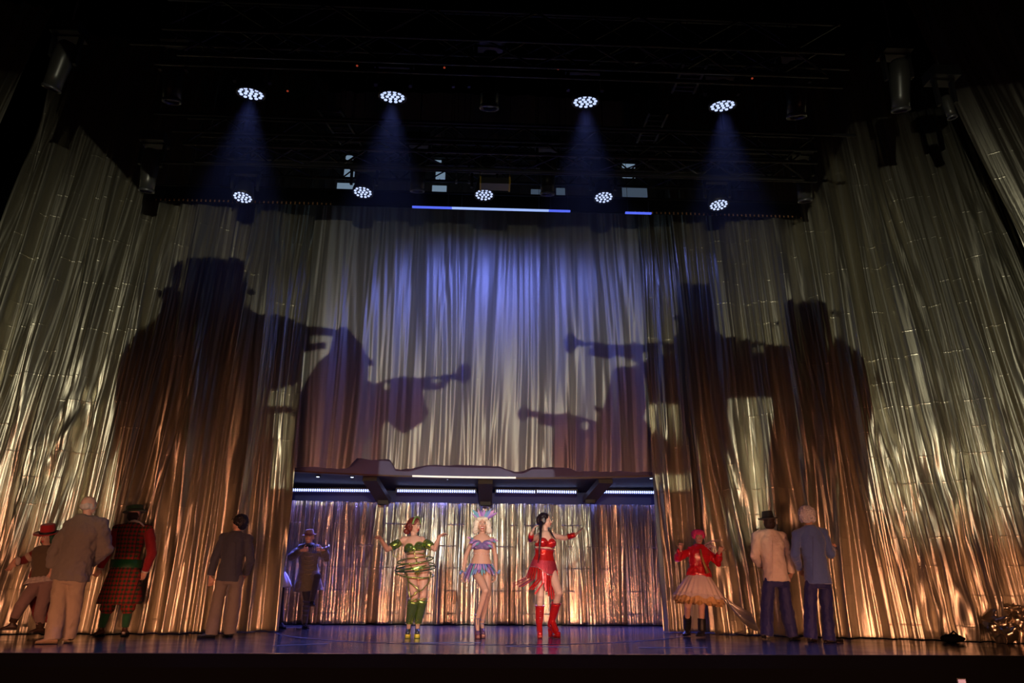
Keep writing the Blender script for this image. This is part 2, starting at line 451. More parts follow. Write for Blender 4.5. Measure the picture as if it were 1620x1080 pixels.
# LED bars
LEDW = mat('led_blue_white', (.6, .7, 1), .4, emit=2.2, ecol=(.42, .52, 1))
names = ['leftmost LED bar under the canopy, glowing blue-white', 'second LED bar from the left under the canopy, beside the middle bracket', 'short LED bar just right of the middle bracket',
         'fourth LED bar under the canopy, above the red dancer', 'rightmost LED bar under the canopy, glowing blue-white']
for k, (x0, x1, y) in enumerate(((462, 587, 775.2), (628, 752, 776.5), (785, 847, 777), (849, 912, 777.6), (948, 1072, 778.3))):
    a, b = P(x0, y-.6, 14.15), P(x1, y+.6, 14.15); c = (a+b)/2
    t = empty('led_bar', c, names[k], 'led bar', 'LED bars under the canopy')
    m = MB(); m.bar(a+Vector((-.02, .05, .01)), b+Vector((.02, .05, .01)), .08, .09); m.build('housing', BLACKM, t, False)
    nled = int((b-a).length/.042); m = MB()
    for i in range(nled):
        p = a.lerp(b, (i+.5)/nled); m.ellipsoid(p, Vector((.016, 0, 0)), Vector((0, .016, 0)), Vector((0, 0, .028)), 8, 5)
    o = m.build('led_row', LEDW, t); o['kind'] = 'stuff'
    l = bpy.data.lights.new('led_bar_light', 'AREA'); l.shape = 'RECTANGLE'; l.size, l.size_y = (b-a).length, .05; l.energy = 1.6*(b-a).length; l.color = (.22, .25, 1)
    lo = bpy.data.objects.new('led_bar_light', l); COL.objects.link(lo); lo.location = c+Vector((0, -.05, -.05)); lo.rotation_euler = (R_(62), 0, 0)
    area('led_bar_downlight', c+Vector((0, -.06, -.08)), (c.x, c.y-1.3, 0), (b-a).length, .05, 38*(b-a).length, (.17, .18, 1), 75)
m = MB(); m.box((0, 14.72, 2.45), 8.6, .1, .7)
tag(m.build('wall_rear_band', mat('dark_blue_band', (.012, .016, .07), .6), None, False), kind='structure')
# ------------------------------------------------------------------ silhouette projector on the balcony (behind the viewer)
def cloth_depth(px, py):
    if px < 497-(py-335)*.0925: return float(np.interp(px, [0, 250, 360, 440, 500], [11.45, 11.5, 11.75, 12.1, 12.3]))
    if px > 1115+(py-350)*.05: return float(np.interp(px, [1115, 1230, 1360, 1500, 1620], [11.95, 11.7, 11.25, 10.95, 10.4]))
    if px > 1058+(py-345)*.085: return 12.4
    return 12.66
GY = .9                                # plate distance from the lamp
def to_plate(px, py, d):
    q = P(px, py, d) - PROJ
    return PROJ + q*(GY/q.y)
def clip(poly, f):
    out = []
    for i in range(len(poly)):
        a, b = poly[i-1], poly[i]; fa, fb = f(a), f(b)
        if (fa >= 0) != (fb >= 0):
            t = fa/(fa-fb); out.append((a[0]+(b[0]-a[0])*t, a[1]+(b[1]-a[1])*t))
        if fb >= 0: out.append(b)
    return out
lb = lambda p: p[0]-(497-(p[1]-335)*.0925)
rb1 = lambda p: p[0]-(1058+(p[1]-345)*.085)
rb2 = lambda p: p[0]-(1115+(p[1]-350)*.05)
SIL = {
 'big_left': [(248,459),(270,452),(272,425),(282,412),(330,408),(376,409),(386,416),(388,448),(402,462),(402,467),(392,468),(391,480),(397,492),(412,500),(440,496),(470,506),(484,514),(535,521),(535,531),(490,530),(490,543),(515,541),(515,551),(478,556),(475,590),(470,602),(450,610),(428,616),(422,640),(470,638),(470,648),(430,652),(428,688),(440,692),(430,735),(428,980),(165,980),(176,860),(184,740),(180,680),(183,600),(188,570),(200,548),(218,524),(240,508),(252,494),(256,474),(250,466)],
 'second_left': [(530,526),(538,516),(548,515),(560,530),(572,545),(580,562),(591,571),(591,577),(581,579),(583,590),(580,600),(592,606),(612,600),(640,594),(662,599),(700,593),(719,590),(728,578),(738,573),(745,585),(743,600),(735,608),(726,602),(716,598),(708,606),(702,614),(668,618),(673,640),(679,652),(670,667),(652,680),(636,686),(620,673),(611,664),(602,680),(598,760),(452,760),(460,690),(463,655),(472,622),(486,598),(502,574),(520,558),(526,540)],
 'big_right': [(1240,486),(1248,479),(1290,477),(1306,483),(1309,495),(1321,494),(1319,500),(1312,506),(1316,530),(1335,547),(1356,560),(1373,580),(1386,602),(1381,650),(1373,700),(1374,780),(1382,880),(1392,980),(1212,980),(1214,860),(1216,720),(1223,660),(1226,632),(1190,628),(1152,633),(1152,660),(1150,980),(1090,980),(1086,760),(1084,640),(1072,640),(1030,642),(1026,622),(1018,580),(1000,566),(975,562),(962,567),(930,562),(931,554),(940,548),(915,546),(904,560),(895,556),(892,541),(896,530),(905,525),(913,535),(926,541),(990,545),(1002,539),(1016,545),(1058,544),(1072,532),(1075,508),(1065,510),(1066,504),(1076,497),(1072,470),(1074,458),(1086,454),(1122,456),(1127,482),(1131,522),(1146,537),(1170,534),(1192,541),(1222,548),(1238,546),(1238,526),(1241,516),(1228,517),(1228,511),(1241,507)],
 'low_right': [(968,590),(975,580),(1018,575),(1022,622),(1024,642),(1018,660),(1040,690),(1064,706),(1072,640),(1100,640),(1100,770),(880,770),(874,718),(876,690),(878,676),(850,670),(852,662),(836,660),(830,667),(822,664),(818,654),(822,646),(830,642),(838,650),(880,655),(900,652),(925,660),(946,668),(950,655),(940,648),(940,642),(954,646),(962,622)],
}
proj = empty('gobo_projector', PROJ-Vector((0, .35, .25)), 'black balcony projector with a cut-out plate of trumpeters', 'projector')
m = MB(); c = PROJ
for s in (-1, 1): m.box(c+Vector((s*.16, -.1, 0)), .02, .5, .34)
for s in (-1, 1): m.box(c+Vector((0, -.1, s*.16)), .34, .5, .02)
m.box(c+Vector((0, -.36, 0)), .34, .02, .34)
m.build('housing', BLACKM, proj, False)
m = MB(); m.bar(c+Vector((-.3, -.1, -.2)), c+Vector((-.3, GY, -.2)), .02, .02); m.bar(c+Vector((.3, -.1, -.2)), c+Vector((.3, GY, -.2)), .02, .02)
from mathutils.geometry import tessellate_polygon
HOLES = {('second_left', 1): [(611, 610, 6, 6), (690, 602, 9, 3)], ('big_right', 1): [(1048, 557, 7, 8), (1021, 564, 4, 8)], ('big_right', 3): [(1200, 554, 7, 7)], ('low_right', 1): [(925, 673, 7, 7)], ('big_left', 1): []}
def plate(poly_px, fn, holes=()):
    loops = [poly_px]+[[(x+rx*math.cos(k), y-ry*math.sin(k)) for k in [2*math.pi*i/14 for i in range(14)]] for x, y, rx, ry in holes]
    pl = [[to_plate(x, y, fn(x, y)) for x, y in lp_] for lp_ in loops]
    tris = tessellate_polygon(pl); flat = [p for lp_ in pl for p in lp_]; k = len(flat)
    vs = flat + [p+Vector((0, .003, 0)) for p in flat]
    fs = [tuple(t) for t in tris] + [tuple(i+k for i in t)[::-1] for t in tris]; o = 0
    for lp_ in pl:
        n = len(lp_); fs += [(o+i, o+(i+1) % n, o+(i+1) % n+k, o+i+k) for i in range(n)]; o += n
    return vs, fs
def dense(poly, step=12):
    out = []
    for i in range(len(poly)):
        a, b = poly[i], poly[(i+1) % len(poly)]; L = math.hypot(b[0]-a[0], b[1]-a[1]); k = max(1, int(L/step))
        out += [(a[0]+(b[0]-a[0])*t/k, a[1]+(b[1]-a[1])*t/k) for t in range(k)]
    return out
for nm, poly in SIL.items():
    m = MB()
    pieces = [clip(poly, lambda p: -lb(p)), clip(clip(clip(poly, lb), lambda p: -rb1(p)), lambda p: 752-p[1]), clip(clip(poly, rb1), lambda p: -rb2(p)), clip(poly, rb2)]
    for ip, (pc, probe) in enumerate(zip(pieces, (lambda x, y: cloth_depth(min(x, 496-(y-335)*.0925), y), lambda x, y: 12.66, lambda x, y: 12.4, lambda x, y: cloth_depth(max(x, 1116+(y-350)*.05), y)))):
        if len(pc) > 2: m.add(*plate(dense(pc), probe, HOLES.get((nm, ip), ())))
    m.build('silhouette_plate', BLACK, proj, False, recalc=False)
TOPM = [(-300,-400),(-300,60),(0,128),(90,142),(135,215),(240,322),(500,332),(1058,340),(1275,345),(1345,205),(1500,186),(1800,160),(1900,-400)]
m = MB(); m.add(*plate(TOPM, lambda x, y: 12.66 if 500 <= x <= 1058 else 11.5)); m.build('shutter', BLACK, proj, False, recalc=False)
# near shutters (close to the lamp, so their edges fall softly): dim the top and end the picture above the floor
def near_plate(zs, up, dist, ylen=11.5, x0=-.25, x1=.25):
    q = Vector((0, ylen, zs))-PROJ; zc = PROJ.z+q.z*(dist/q.y)
    m = MB(); m.box((PROJ.x+(x0+x1)/2, PROJ.y+dist, zc+(.15 if up else -.15)), x1-x0, .002, .3); m.build('shutter', BLACK, proj, False)
near_plate(1.55, False, .05)
near_plate(6.2, True, .016, x0=-.0045, x1=.0045); near_plate(8.6, True, .016, x0=-.25, x1=-.0045); near_plate(8.6, True, .016, x0=.0045, x1=.25)
# shutters of the projector: the picture ends above the floor, and only a framed patch reaches the rear curtain
SHUT = [[(430, 800), (592, 796), (592, 1000), (430, 1000)], [(938, 796), (1105, 800), (1105, 1000), (938, 1000)]]
for s in SHUT:
    m = MB(); m.add(*plate(dense(s, 30), lambda x, y: 14.5)); m.build('shutter', BLACK, proj, False, recalc=False)

for (bx_, bw_, _), lab in zip(BATTENS, ('hooded amber light batten at the left of the stalls rail', 'hooded amber light batten at the middle of the stalls rail', 'hooded amber light batten at the right of the stalls rail')):
    t = empty('amber_batten', (bx_, -1.55, -1.32), lab, 'light batten')
    m = MB(); m.box((bx_, -1.56, -.10), bw_+.1, .04, .20); m.build('trough', BLACKM, t, False)
    m = MB(); m.box((bx_, -1.315 if abs(bx_) > 1 else -1.25, -.02), bw_+.1, .53 if abs(bx_) > 1 else .66, .01); m.build('hood', BLACK, t, False)
    for q in (-1, 1): m = MB(); m.bar((bx_+q*bw_*.4, -1.56, -1.32), (bx_+q*bw_*.4, -1.56, -.18), .05, .05); m.build('stand', BLACKM, t, False)
# ------------------------------------------------------------------ flown rig
def truss(x0, x1, y, z, w, label, cell=.5):
    """box truss: four chords, zig-zag braces on the front, bottom and rear faces"""
    t = empty('lighting_truss', ((x0+x1)/2, y, z), label, 'truss')
    for dy in (-w/2, w/2):
        for dz in (-w/2, w/2):
            m = MB(); m.tube([(x0, y+dy, z+dz), (x1, y+dy, z+dz)], .026, 8); m.build('chord', TRUSSM, t)
    n = int((x1-x0)/cell); L = (x1-x0)/n
    hang(t, [(x0+.6, y+w/2, z+w/2), (x1-.6, y+w/2, z+w/2)])
    proto = {}
    for face in ('front', 'bottom', 'rear'):
        for i in range(n):
            up = i % 2; key = (face, up)
            xa = x0+i*L
            if key not in proto:
                a0, a1 = (-w/2, w/2) if up == 0 else (w/2, -w/2)
                m = MB()
                if face == 'bottom': m.tube([(0, a0, -w/2), (L, a1, -w/2)], .013, 6)
                else:
                    yy = -w/2 if face == 'front' else w/2
                    m.tube([(0, yy, a0), (L, yy, a1)], .013, 6)
                me = m.mesh('brace'); me.materials.append(TRUSSM); proto[key] = me
            o = bpy.data.objects.new('brace', proto[key]); COL.objects.link(o); o.parent = t
            o.location = (xa-t.location.x, 0, 0)
    return t
TRUSSM = mat('dull_truss_metal', (.02, .02, .022), .5, .3)
UPR = [(397, 148), (621, 153), (926, 161), (1143, 167)]
LOR = [(384, 312), (574, 304), (766, 308), (955, 312), (1137, 324)]
YU, YL = 7.1, 9.9
TUZ, TLZ = P(780, 157, YU).z+.88, P(766, 313, YL).z+.88      # height of the bottom chords
truss(-4.4, 4.9, YL+.225, TLZ+.225, .45, 'lattice truss carrying the lower row of five lit lamps')
truss(-3.4, 3.9, YU+.20, TUZ+.20, .40, 'lattice truss carrying the upper row of four lit lamps')
truss(-4.6, 5.0, 10.9, P(780, 262, 11.0).z, .5, 'lattice truss with pale light showing through, just above the border')
truss(-4.1, 4.6, 8.6, P(780, 235, 8.6).z, .42, 'lattice truss between the two rows of lit lamps')
truss(-3.2, 3.6, 5.9, P(780, 60, 5.9).z, .36, 'dark lattice truss highest up near the top of the view')
for k, (px0, px1, y, d, r, lab) in enumerate(((200, 1340, 88, 6.6, .024, 'thin dark batten pipe near the top of the rig'), (240, 1330, 118, 6.55, .024, 'thin dark batten pipe just above the upper row of lamps'),
        (240, 1350, 196, 8.0, .022, 'thin dark batten pipe just below the upper row of lamps'), (270, 1290, 222, 8.3, .022, 'thin dark batten pipe between the lamp rows'), (250, 1290, 272, 9.3, .022, 'thin dark batten pipe above the lower row of lamps'))):
    z = P(780, y, d).z; a = P(px0, y, d).x; b = P(px1, y, d).x
    m = MB(); m.tube([(a, d, z), (b, d, z)], r, 8); hang(tag(m.build('batten_pipe', TRUSSM), lab, 'pipe'), [(a+.5, d, z), (b-.5, d, z)])
# black border above the cloths, with blue LED line along its foot
bz = P(766, 331, 11.25).z
xb0, xb1 = P(238, 320, 11.25).x, P(1282, 350, 11.25).x
t = empty('border_valance', (0, 11.25, bz), 'long black cloth border hanging just below the lower lamp row', 'valance')
m = MB(); m.box(((xb0+xb1)/2, 11.25, bz+.16), xb1-xb0, .03, .32); m.build('cloth', VELVET, t, False)
m = MB(); m.tube([(xb0, 11.25, bz+.3), (xb1, 11.25, bz+.3)], .03, 8); m.build('pipe', BLACKM, t); hang(t, [(xb0+.6, 11.25, bz+.3), (xb1-.6, 11.25, bz+.3)])
m = MB(); rs = random.Random(3)
for i in range(150):
    x = xb0+.1+(xb1-xb0-.2)*i/149
    if -2.7 < x < 2.6: continue
    m.box((x, 11.23, bz+.012), .022, .01, .03+.02*rs.random())
o = m.build('fringe', mat('copper_fringe', (.5, .24, .10), .4, .5), t, False); o['kind'] = 'stuff'
BLUE_E = mat('blue_led_line', (.1, .15, 1), .4, emit=.9, ecol=(.10, .16, 1)); WHT_E = mat('pale_blue_led_line', (.4, .6, 1), .4, emit=1.0, ecol=(.35, .5, 1))
for k, (x0, x1, mt_, lab) in enumerate(((652, 715, BLUE_E, 'deep blue LED line at the left of the border foot'), (715, 868, WHT_E, 'pale blue LED line at the middle of the border foot'), (868, 902, BLUE_E, 'short deep blue LED line right of the pale one'), (989, 1030, BLUE_E, 'short deep blue LED line alone at the right of the border foot'))):
    a, b = P(x0, 330.5, 11.2), P(x1, 330.5, 11.2); a.z = b.z = bz-.02
    m = MB(); m.bar(a, b, .05, .02)
    l = bpy.data.lights.new('led_line_light', 'AREA'); l.shape = 'RECTANGLE'; l.size, l.size_y = (b-a).length, .04; l.energy = 5*(b-a).length; l.color = (.16, .22, 1); l.spread = R_(130)
    lo = bpy.data.objects.new('led_line_light', l); COL.objects.link(lo); lo.location = (a+b)/2+Vector((0, .02, -.03)); lo.rotation_euler = (R_(38), 0, 0)
    hang(tag(m.build('led_line', mt_, None, False), lab, 'led strip'), [a.lerp(b, .1), a.lerp(b, .9)], .004)

for x in (-1.25, -.1, 1.05):              # added blue spots without a fixture, tinting the hanging cloth
    spot('added_blue_light', (x, YL+.3, TLZ-.1), (x*1.25, 12.7, 4.3), 40, (.17, .19, 1.0), 64, 1.0, .1)
LENSG = mat('lens_black', (.01, .01, .012), .2)
CELL = mat('led_cell_glow', (.8, .86, 1), .3, emit=1.15, ecol=(.55, .66, 1))
HEADM = mat('fixture_black', (.010, .010, .011), .5)
def wash_light(px, py, d, label, aim, dia, watts, deg, zt):
    """moving-head LED wash: base, yoke, head and a disc of 19 cells"""
    c = P(px, py, d); ax = (Vector(aim)-c).normalized()
    u = Vector((1, 0, 0)); u = (u-ax*u.dot(ax)).normalized(); w = ax.cross(u)
    t = empty('wash_light', c, label, 'stage light', 'lit moving wash lights')
    m = MB(); r = dia/2
    m.lathe(c, [(r*.55, -.30), (r*.8, -.27), (r*.95, -.12), (r*1.08, -.05), (r*1.1, .012), (r*1.0, .014), (r*.98, -.004)], u, w, ax, 24); m.build('head', HEADM, t)
    m = MB(); m.lathe(c, [(r*.98, -.012), (r*.98, -.004)], u, w, ax, 24); m.build('lens_plate', LENSG, t, False)
    m = MB()
    spots = [(0, 0)] + [(r*.40*math.cos(k*math.pi/3), r*.40*math.sin(k*math.pi/3)) for k in range(6)] + [(r*.79*math.cos(k*math.pi/6+.2), r*.79*math.sin(k*math.pi/6+.2)) for k in range(12)]
    for a, b in spots: m.ellipsoid(c+u*a+w*b+ax*.002, u*r*.140, w*r*.140, ax*.012, 10, 5)
    o = m.build('led_cells', CELL, t); o['kind'] = 'stuff'
    m = MB(); hub = c-ax*.14; top = Vector((c.x, c.y, c.z+.42))
    for s in (-1, 1): m.bar(hub+u*s*(r+.05), Vector((top.x+s*(r+.05), top.y, top.z)), .04, .05)
    m.bar(top-Vector((r+.08, 0, 0)), top+Vector((r+.08, 0, 0)), .08, .05); m.build('yoke', HEADM, t, False)
    m = MB(); m.box(top+Vector((0, 0, .10)), .34, .24, .14); m.build('base', HEADM, t, False)
    zb = top.z+.17; m = MB(); m.box((top.x, top.y, (zb+zt-.012)/2), .05, .06, zt-.012-zb); m.build('clamp', BLACKM, t, False)
    spot('wash_light_beam', c+ax*.03, c+ax*3, watts, (.20, .26, 1.0), deg, .6, .08, None)
    spot('wash_light_core', c+ax*.03, c+ax*3, watts*.7, (.22, .28, 1.0), 11, 1.0, .10, None)
UL = ['lit wash light, leftmost of the upper four', 'lit wash light, second from left of the upper four', 'lit wash light, third from left of the upper four', 'lit wash light, rightmost of the upper four']
LL = ['lit wash light, leftmost of the lower five', 'lit wash light, second from left of the lower five', 'lit wash light, middle of the lower five', 'lit wash light, fourth from left of the lower five', 'lit wash light, rightmost of the lower five']
for (x, y), l, ex in zip(UPR, UL, (-.9, -.2, .2, .9)):
    c = P(x, y, YU); wash_light(x, y, YU, l, (c.x*1.06, c.y+.9, c.z-5), .31, 1000, 48, TUZ)
for (x, y), l in zip(LOR, LL):
    c = P(x, y, YL); wash_light(x, y, YL, l, (c.x*1.06, c.y-.6, c.z-5), .30, 130, 30, TLZ)

def profile_light(px, py, d, label, tilt, L=.62, r=.11):
    """unlit moving-head spot: long tapered barrel with lens ring, yoke, base"""
    c = P(px, py, d); ax = Vector(tilt).normalized(); u = Vector((1, 0, 0)); u = (u-ax*u.dot(ax)).normalized(); w = ax.cross(u)
    t = empty('spot_light', c, label, 'stage light', 'unlit moving spot lights')
    m = MB(); m.lathe(c, [(r*.7, -L), (r*1.05, -L*.92), (r*1.15, -L*.6), (r*1.0, -L*.25), (r*.95, 0)], u, w, ax, 20); m.build('barrel', mat('spot_barrel', (.05, .05, .045), .35, .3), t)
    m = MB(); m.lathe(c, [(r*.95, -.01), (r*1.05, 0), (r*1.05, .03), (r*.85, .03), (r*.8, .005)], u, w, ax, 20); m.build('lens_ring', GREYM, t)
    m = MB(); m.lathe(c, [(r*.8, .0), (r*.8, .012)], u, w, ax, 20); m.build('lens', mat('unlit_lens', (.12, .12, .13), .08), t)
    m = MB(); h = c-ax*L*.6; top = h+Vector((0, 0, .38))
    for s in (-1, 1): m.bar(h+u*s*(r+.05), top+Vector((s*(r+.06), 0, .01)), .04, .06)
    m.bar(top-Vector((r+.09, 0, 0)), top+Vector((r+.09, 0, 0)), .06, .05); m.build('yoke', HEADM, t, False); hang(t, [top+Vector((0, 0, .14))], .012)
    m = MB(); m.box(top+Vector((0, 0, .07)), .36, .26, .16); m.build('base', HEADM, t, False)
for x, y, d, lab, tl in ((1260, 182, 6.9, 'unlit olive barrel spot light right of the upper lamps', (.05, .35, -1)), (1425, 172, 7.4, 'unlit spot light high at the right before the gold curtain', (.1, .4, -1)),
        (272, 158, 7.6, 'unlit spot light left of the upper lamps', (0, .3, -1)), (82, 138, 7.8, 'unlit spot light at the far left above the gold curtain', (-.35, .3, -1)),
        (1274, 316, 9.6, 'unlit spot light at the right end of the lower lamp row', (.1, .3, -1)), (232, 300, 9.6, 'unlit spot light at the left end of the lower lamp row', (-.1, .3, -1)),
        (774, 168, 6.9, 'unlit spot light in the middle of the upper row', (0, .35, -1)), (866, 305, 9.7, 'unlit black spot light between the middle lower lamps', (0, .3, -1)), (660, 300, 9.7, 'unlit black spot light left of the middle lower lamp', (0, .3, -1)),
        (1506, 184, 7.6, 'small unlit lamp glinting before the right corner curtain', (.2, .1, -1))):
    profile_light(x, y, d, lab, tl, *((.3, .06) if x == 1506 else (.62, .11)))
# glowing panels stand in for lit surfaces behind the lower truss
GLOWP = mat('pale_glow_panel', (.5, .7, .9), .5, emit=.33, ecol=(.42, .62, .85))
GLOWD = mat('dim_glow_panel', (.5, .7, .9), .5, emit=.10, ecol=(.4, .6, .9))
for lab, pcs in (('pale patches of light made as glowing panels in the truss above the second lower lamp', ((548, 244, 578, 254, GLOWP), (546, 260, 560, 280, GLOWP), (534, 290, 560, 306, GLOWP))),
        ('pale patches of light made as glowing panels in the truss left of the yellow hoist box', ((688, 254, 698, 262, GLOWP), (690, 265, 704, 283, GLOWP), (684, 294, 706, 308, GLOWP))),
        ('pale patches of light made as glowing panels in the truss above the fourth lower lamp', ((984, 258, 1005, 281, GLOWP), (984, 294, 1024, 312, GLOWD))),
        ('dim patch of light made as a glowing panel left of the black spot light', ((840, 300, 856, 314, GLOWD),)), ('dim patch of light made as a glowing panel right of the black spot light', ((880, 298, 894, 314, GLOWD),))):
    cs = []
    t = empty('lit_patch', P(pcs[-1][0], pcs[-1][3], 11.35), lab, 'light panel')
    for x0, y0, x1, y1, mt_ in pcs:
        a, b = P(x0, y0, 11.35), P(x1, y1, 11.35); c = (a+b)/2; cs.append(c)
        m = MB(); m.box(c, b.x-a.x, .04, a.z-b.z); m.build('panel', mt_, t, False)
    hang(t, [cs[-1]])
# long pale batten behind the mid truss
for x0, x1, lab in ((300, 480, 'dull pinkish cloth roll at the left behind the truss'), (500, 770, 'dull pinkish cloth roll in the middle behind the truss'), (815, 990, 'dull pinkish cloth roll at the right behind the truss')):
    a, b = P(x0, 243, 11.6), P(x1, 243, 11.6); a.z = b.z = P(780, 241, 11.6).z
    m = MB(); m.tube([a, b], .055, 12); _n = tag(m.build('cloth_roll', mat('pink_cloth_roll', (.30, .2, .18), .7), None), lab, 'cloth roll').name; hang(COL.objects[_n], [a.lerp(b, .2), a.lerp(b, .8)])
# hoist box with yellow ends and two chains
c = P(783, 291, 9.2); t = empty('hoist_box', c, 'grey hoist box with yellow ends hanging on two chains', 'hoist')
m = MB(); m.box(c, .42, .2, .10); m.build('body', GREYM, t, False)
YEL = mat('yellow_paint', (.75, .5, .06), .5)
for s in (-1, 1):
    m = MB(); m.box(c+Vector((s*.215, 0, 0)), .025, .22, .12); m.build('end_plate', YEL, t, False)
    m = MB()
    hang(t, [c+Vector((s*.22, 0, .05))], .004)
    for i in range(9):
        p = c+Vector((s*.22, 0, .08+i*.055)); m.ellipsoid(p, Vector((.011 if i % 2 else .005, 0, 0)), Vector((0, .005 if i % 2 else .011, 0)), Vector((0, 0, .032)), 8, 5)
    m.build('chain', mat('brass_chain', (.4, .25, .1), .35, .8), t)
# ladders and hanging bars
def ladder(a, b, w, d0, d1, label, n=7):
    pa, pb = P(*a, d0), P(*b, d1); t = empty('cable_ladder', (pa+pb)/2, label, 'cable ladder')
    dx = Vector((w/2, 0, 0))
    for s in (-1, 1): m = MB(); m.bar(pa+dx*s, pb+dx*s, .03, .04); m.build('rail', TRUSSM, t, False)
    hang(t, [pa+dx, pb-dx, pa-dx, pb+dx])
    for i in range(n): p = pa.lerp(pb, (i+.5)/n); m = MB(); m.bar(p-dx, p+dx, .02, .02); m.build('rung', TRUSSM, t, False)
ladder((1042, 178), (1018, 232), .26, 8.2, 9.2, 'slanted cable ladder right of the middle in the dark rig')
ladder((520, 172), (556, 228), .30, 8.2, 9.2, 'slanted cable ladder left of the middle in the dark rig')
ladder((1100, 100), (1080, 146), .26, 6.4, 7.0, 'slanted cable ladder near the upper right lamp')
BLUB = mat('dull_blue_bar', (.10, .12, .22), .4, .3)
for x, y0, y1, lab in ((717, 88, 138, 'dull blue hanging bar, left of a pair above the middle'), (742, 88, 138, 'dull blue hanging bar, right of a pair above the middle'), (722, 256, 290, 'short dull blue bar left of the hoist box'), (742, 256, 290, 'short dull blue bar beside the hoist box chain')):
    d = 6.8 if y0 < 100 else 9.4; m = MB(); m.bar(P(x, y0, d), P(x, y1, d), .035, .035); hang(tag(m.build('hanging_bar', BLUB, None, False), lab, 'bar'), [P(x, y0, d)])
REDE = mat('red_indicator', (.5, .04, .02), .5, emit=.25, ecol=(1, .12, .05))
for k, (x, y, d) in enumerate(((565, 104, 6.9), (703, 107, 6.9), (883, 109, 6.9), (1190, 124, 6.9), (455, 144, 7.4), (488, 212, 8.4))):
    m = MB(); p = P(x, y, d); m.ellipsoid(p, Vector((.014, 0, 0)), Vector((0, .014, 0)), Vector((0, 0, .01)), 8, 5)
    hang(tag(m.build('indicator_lamp', REDE), ['tiny red indicator above the second upper lamp', 'tiny red indicator left of the blue bar pair', 'tiny red indicator left of the third upper lamp', 'tiny red indicator right of the fourth upper lamp', 'tiny red indicator beside the first upper lamp', 'tiny red indicator between the lamp rows at the left'][k], 'indicator'), [p])
# ------------------------------------------------------------------ people
def skin(name, col): return mat('skin_'+name, col, .45, bump=.05, bscale=200, var=.06, spec=.4)
SK = skin('fair', (.62, .36, .26)); SK2 = skin('tan', (.52, .28, .18)); SK3 = skin('pale', (.70, .44, .34))
EYEW = mat('eye_white', (.8, .78, .75), .3); EYED = mat('eye_dark', (.03, .02, .02), .2); LIPR = mat('lip_red', (.55, .05, .06), .35); LIPN = mat('lip_natural', (.45, .18, .15), .4); TEETH = mat('teeth', (.85, .83, .78), .3)
BROW = mat('brow_dark', (.05, .03, .02), .7)

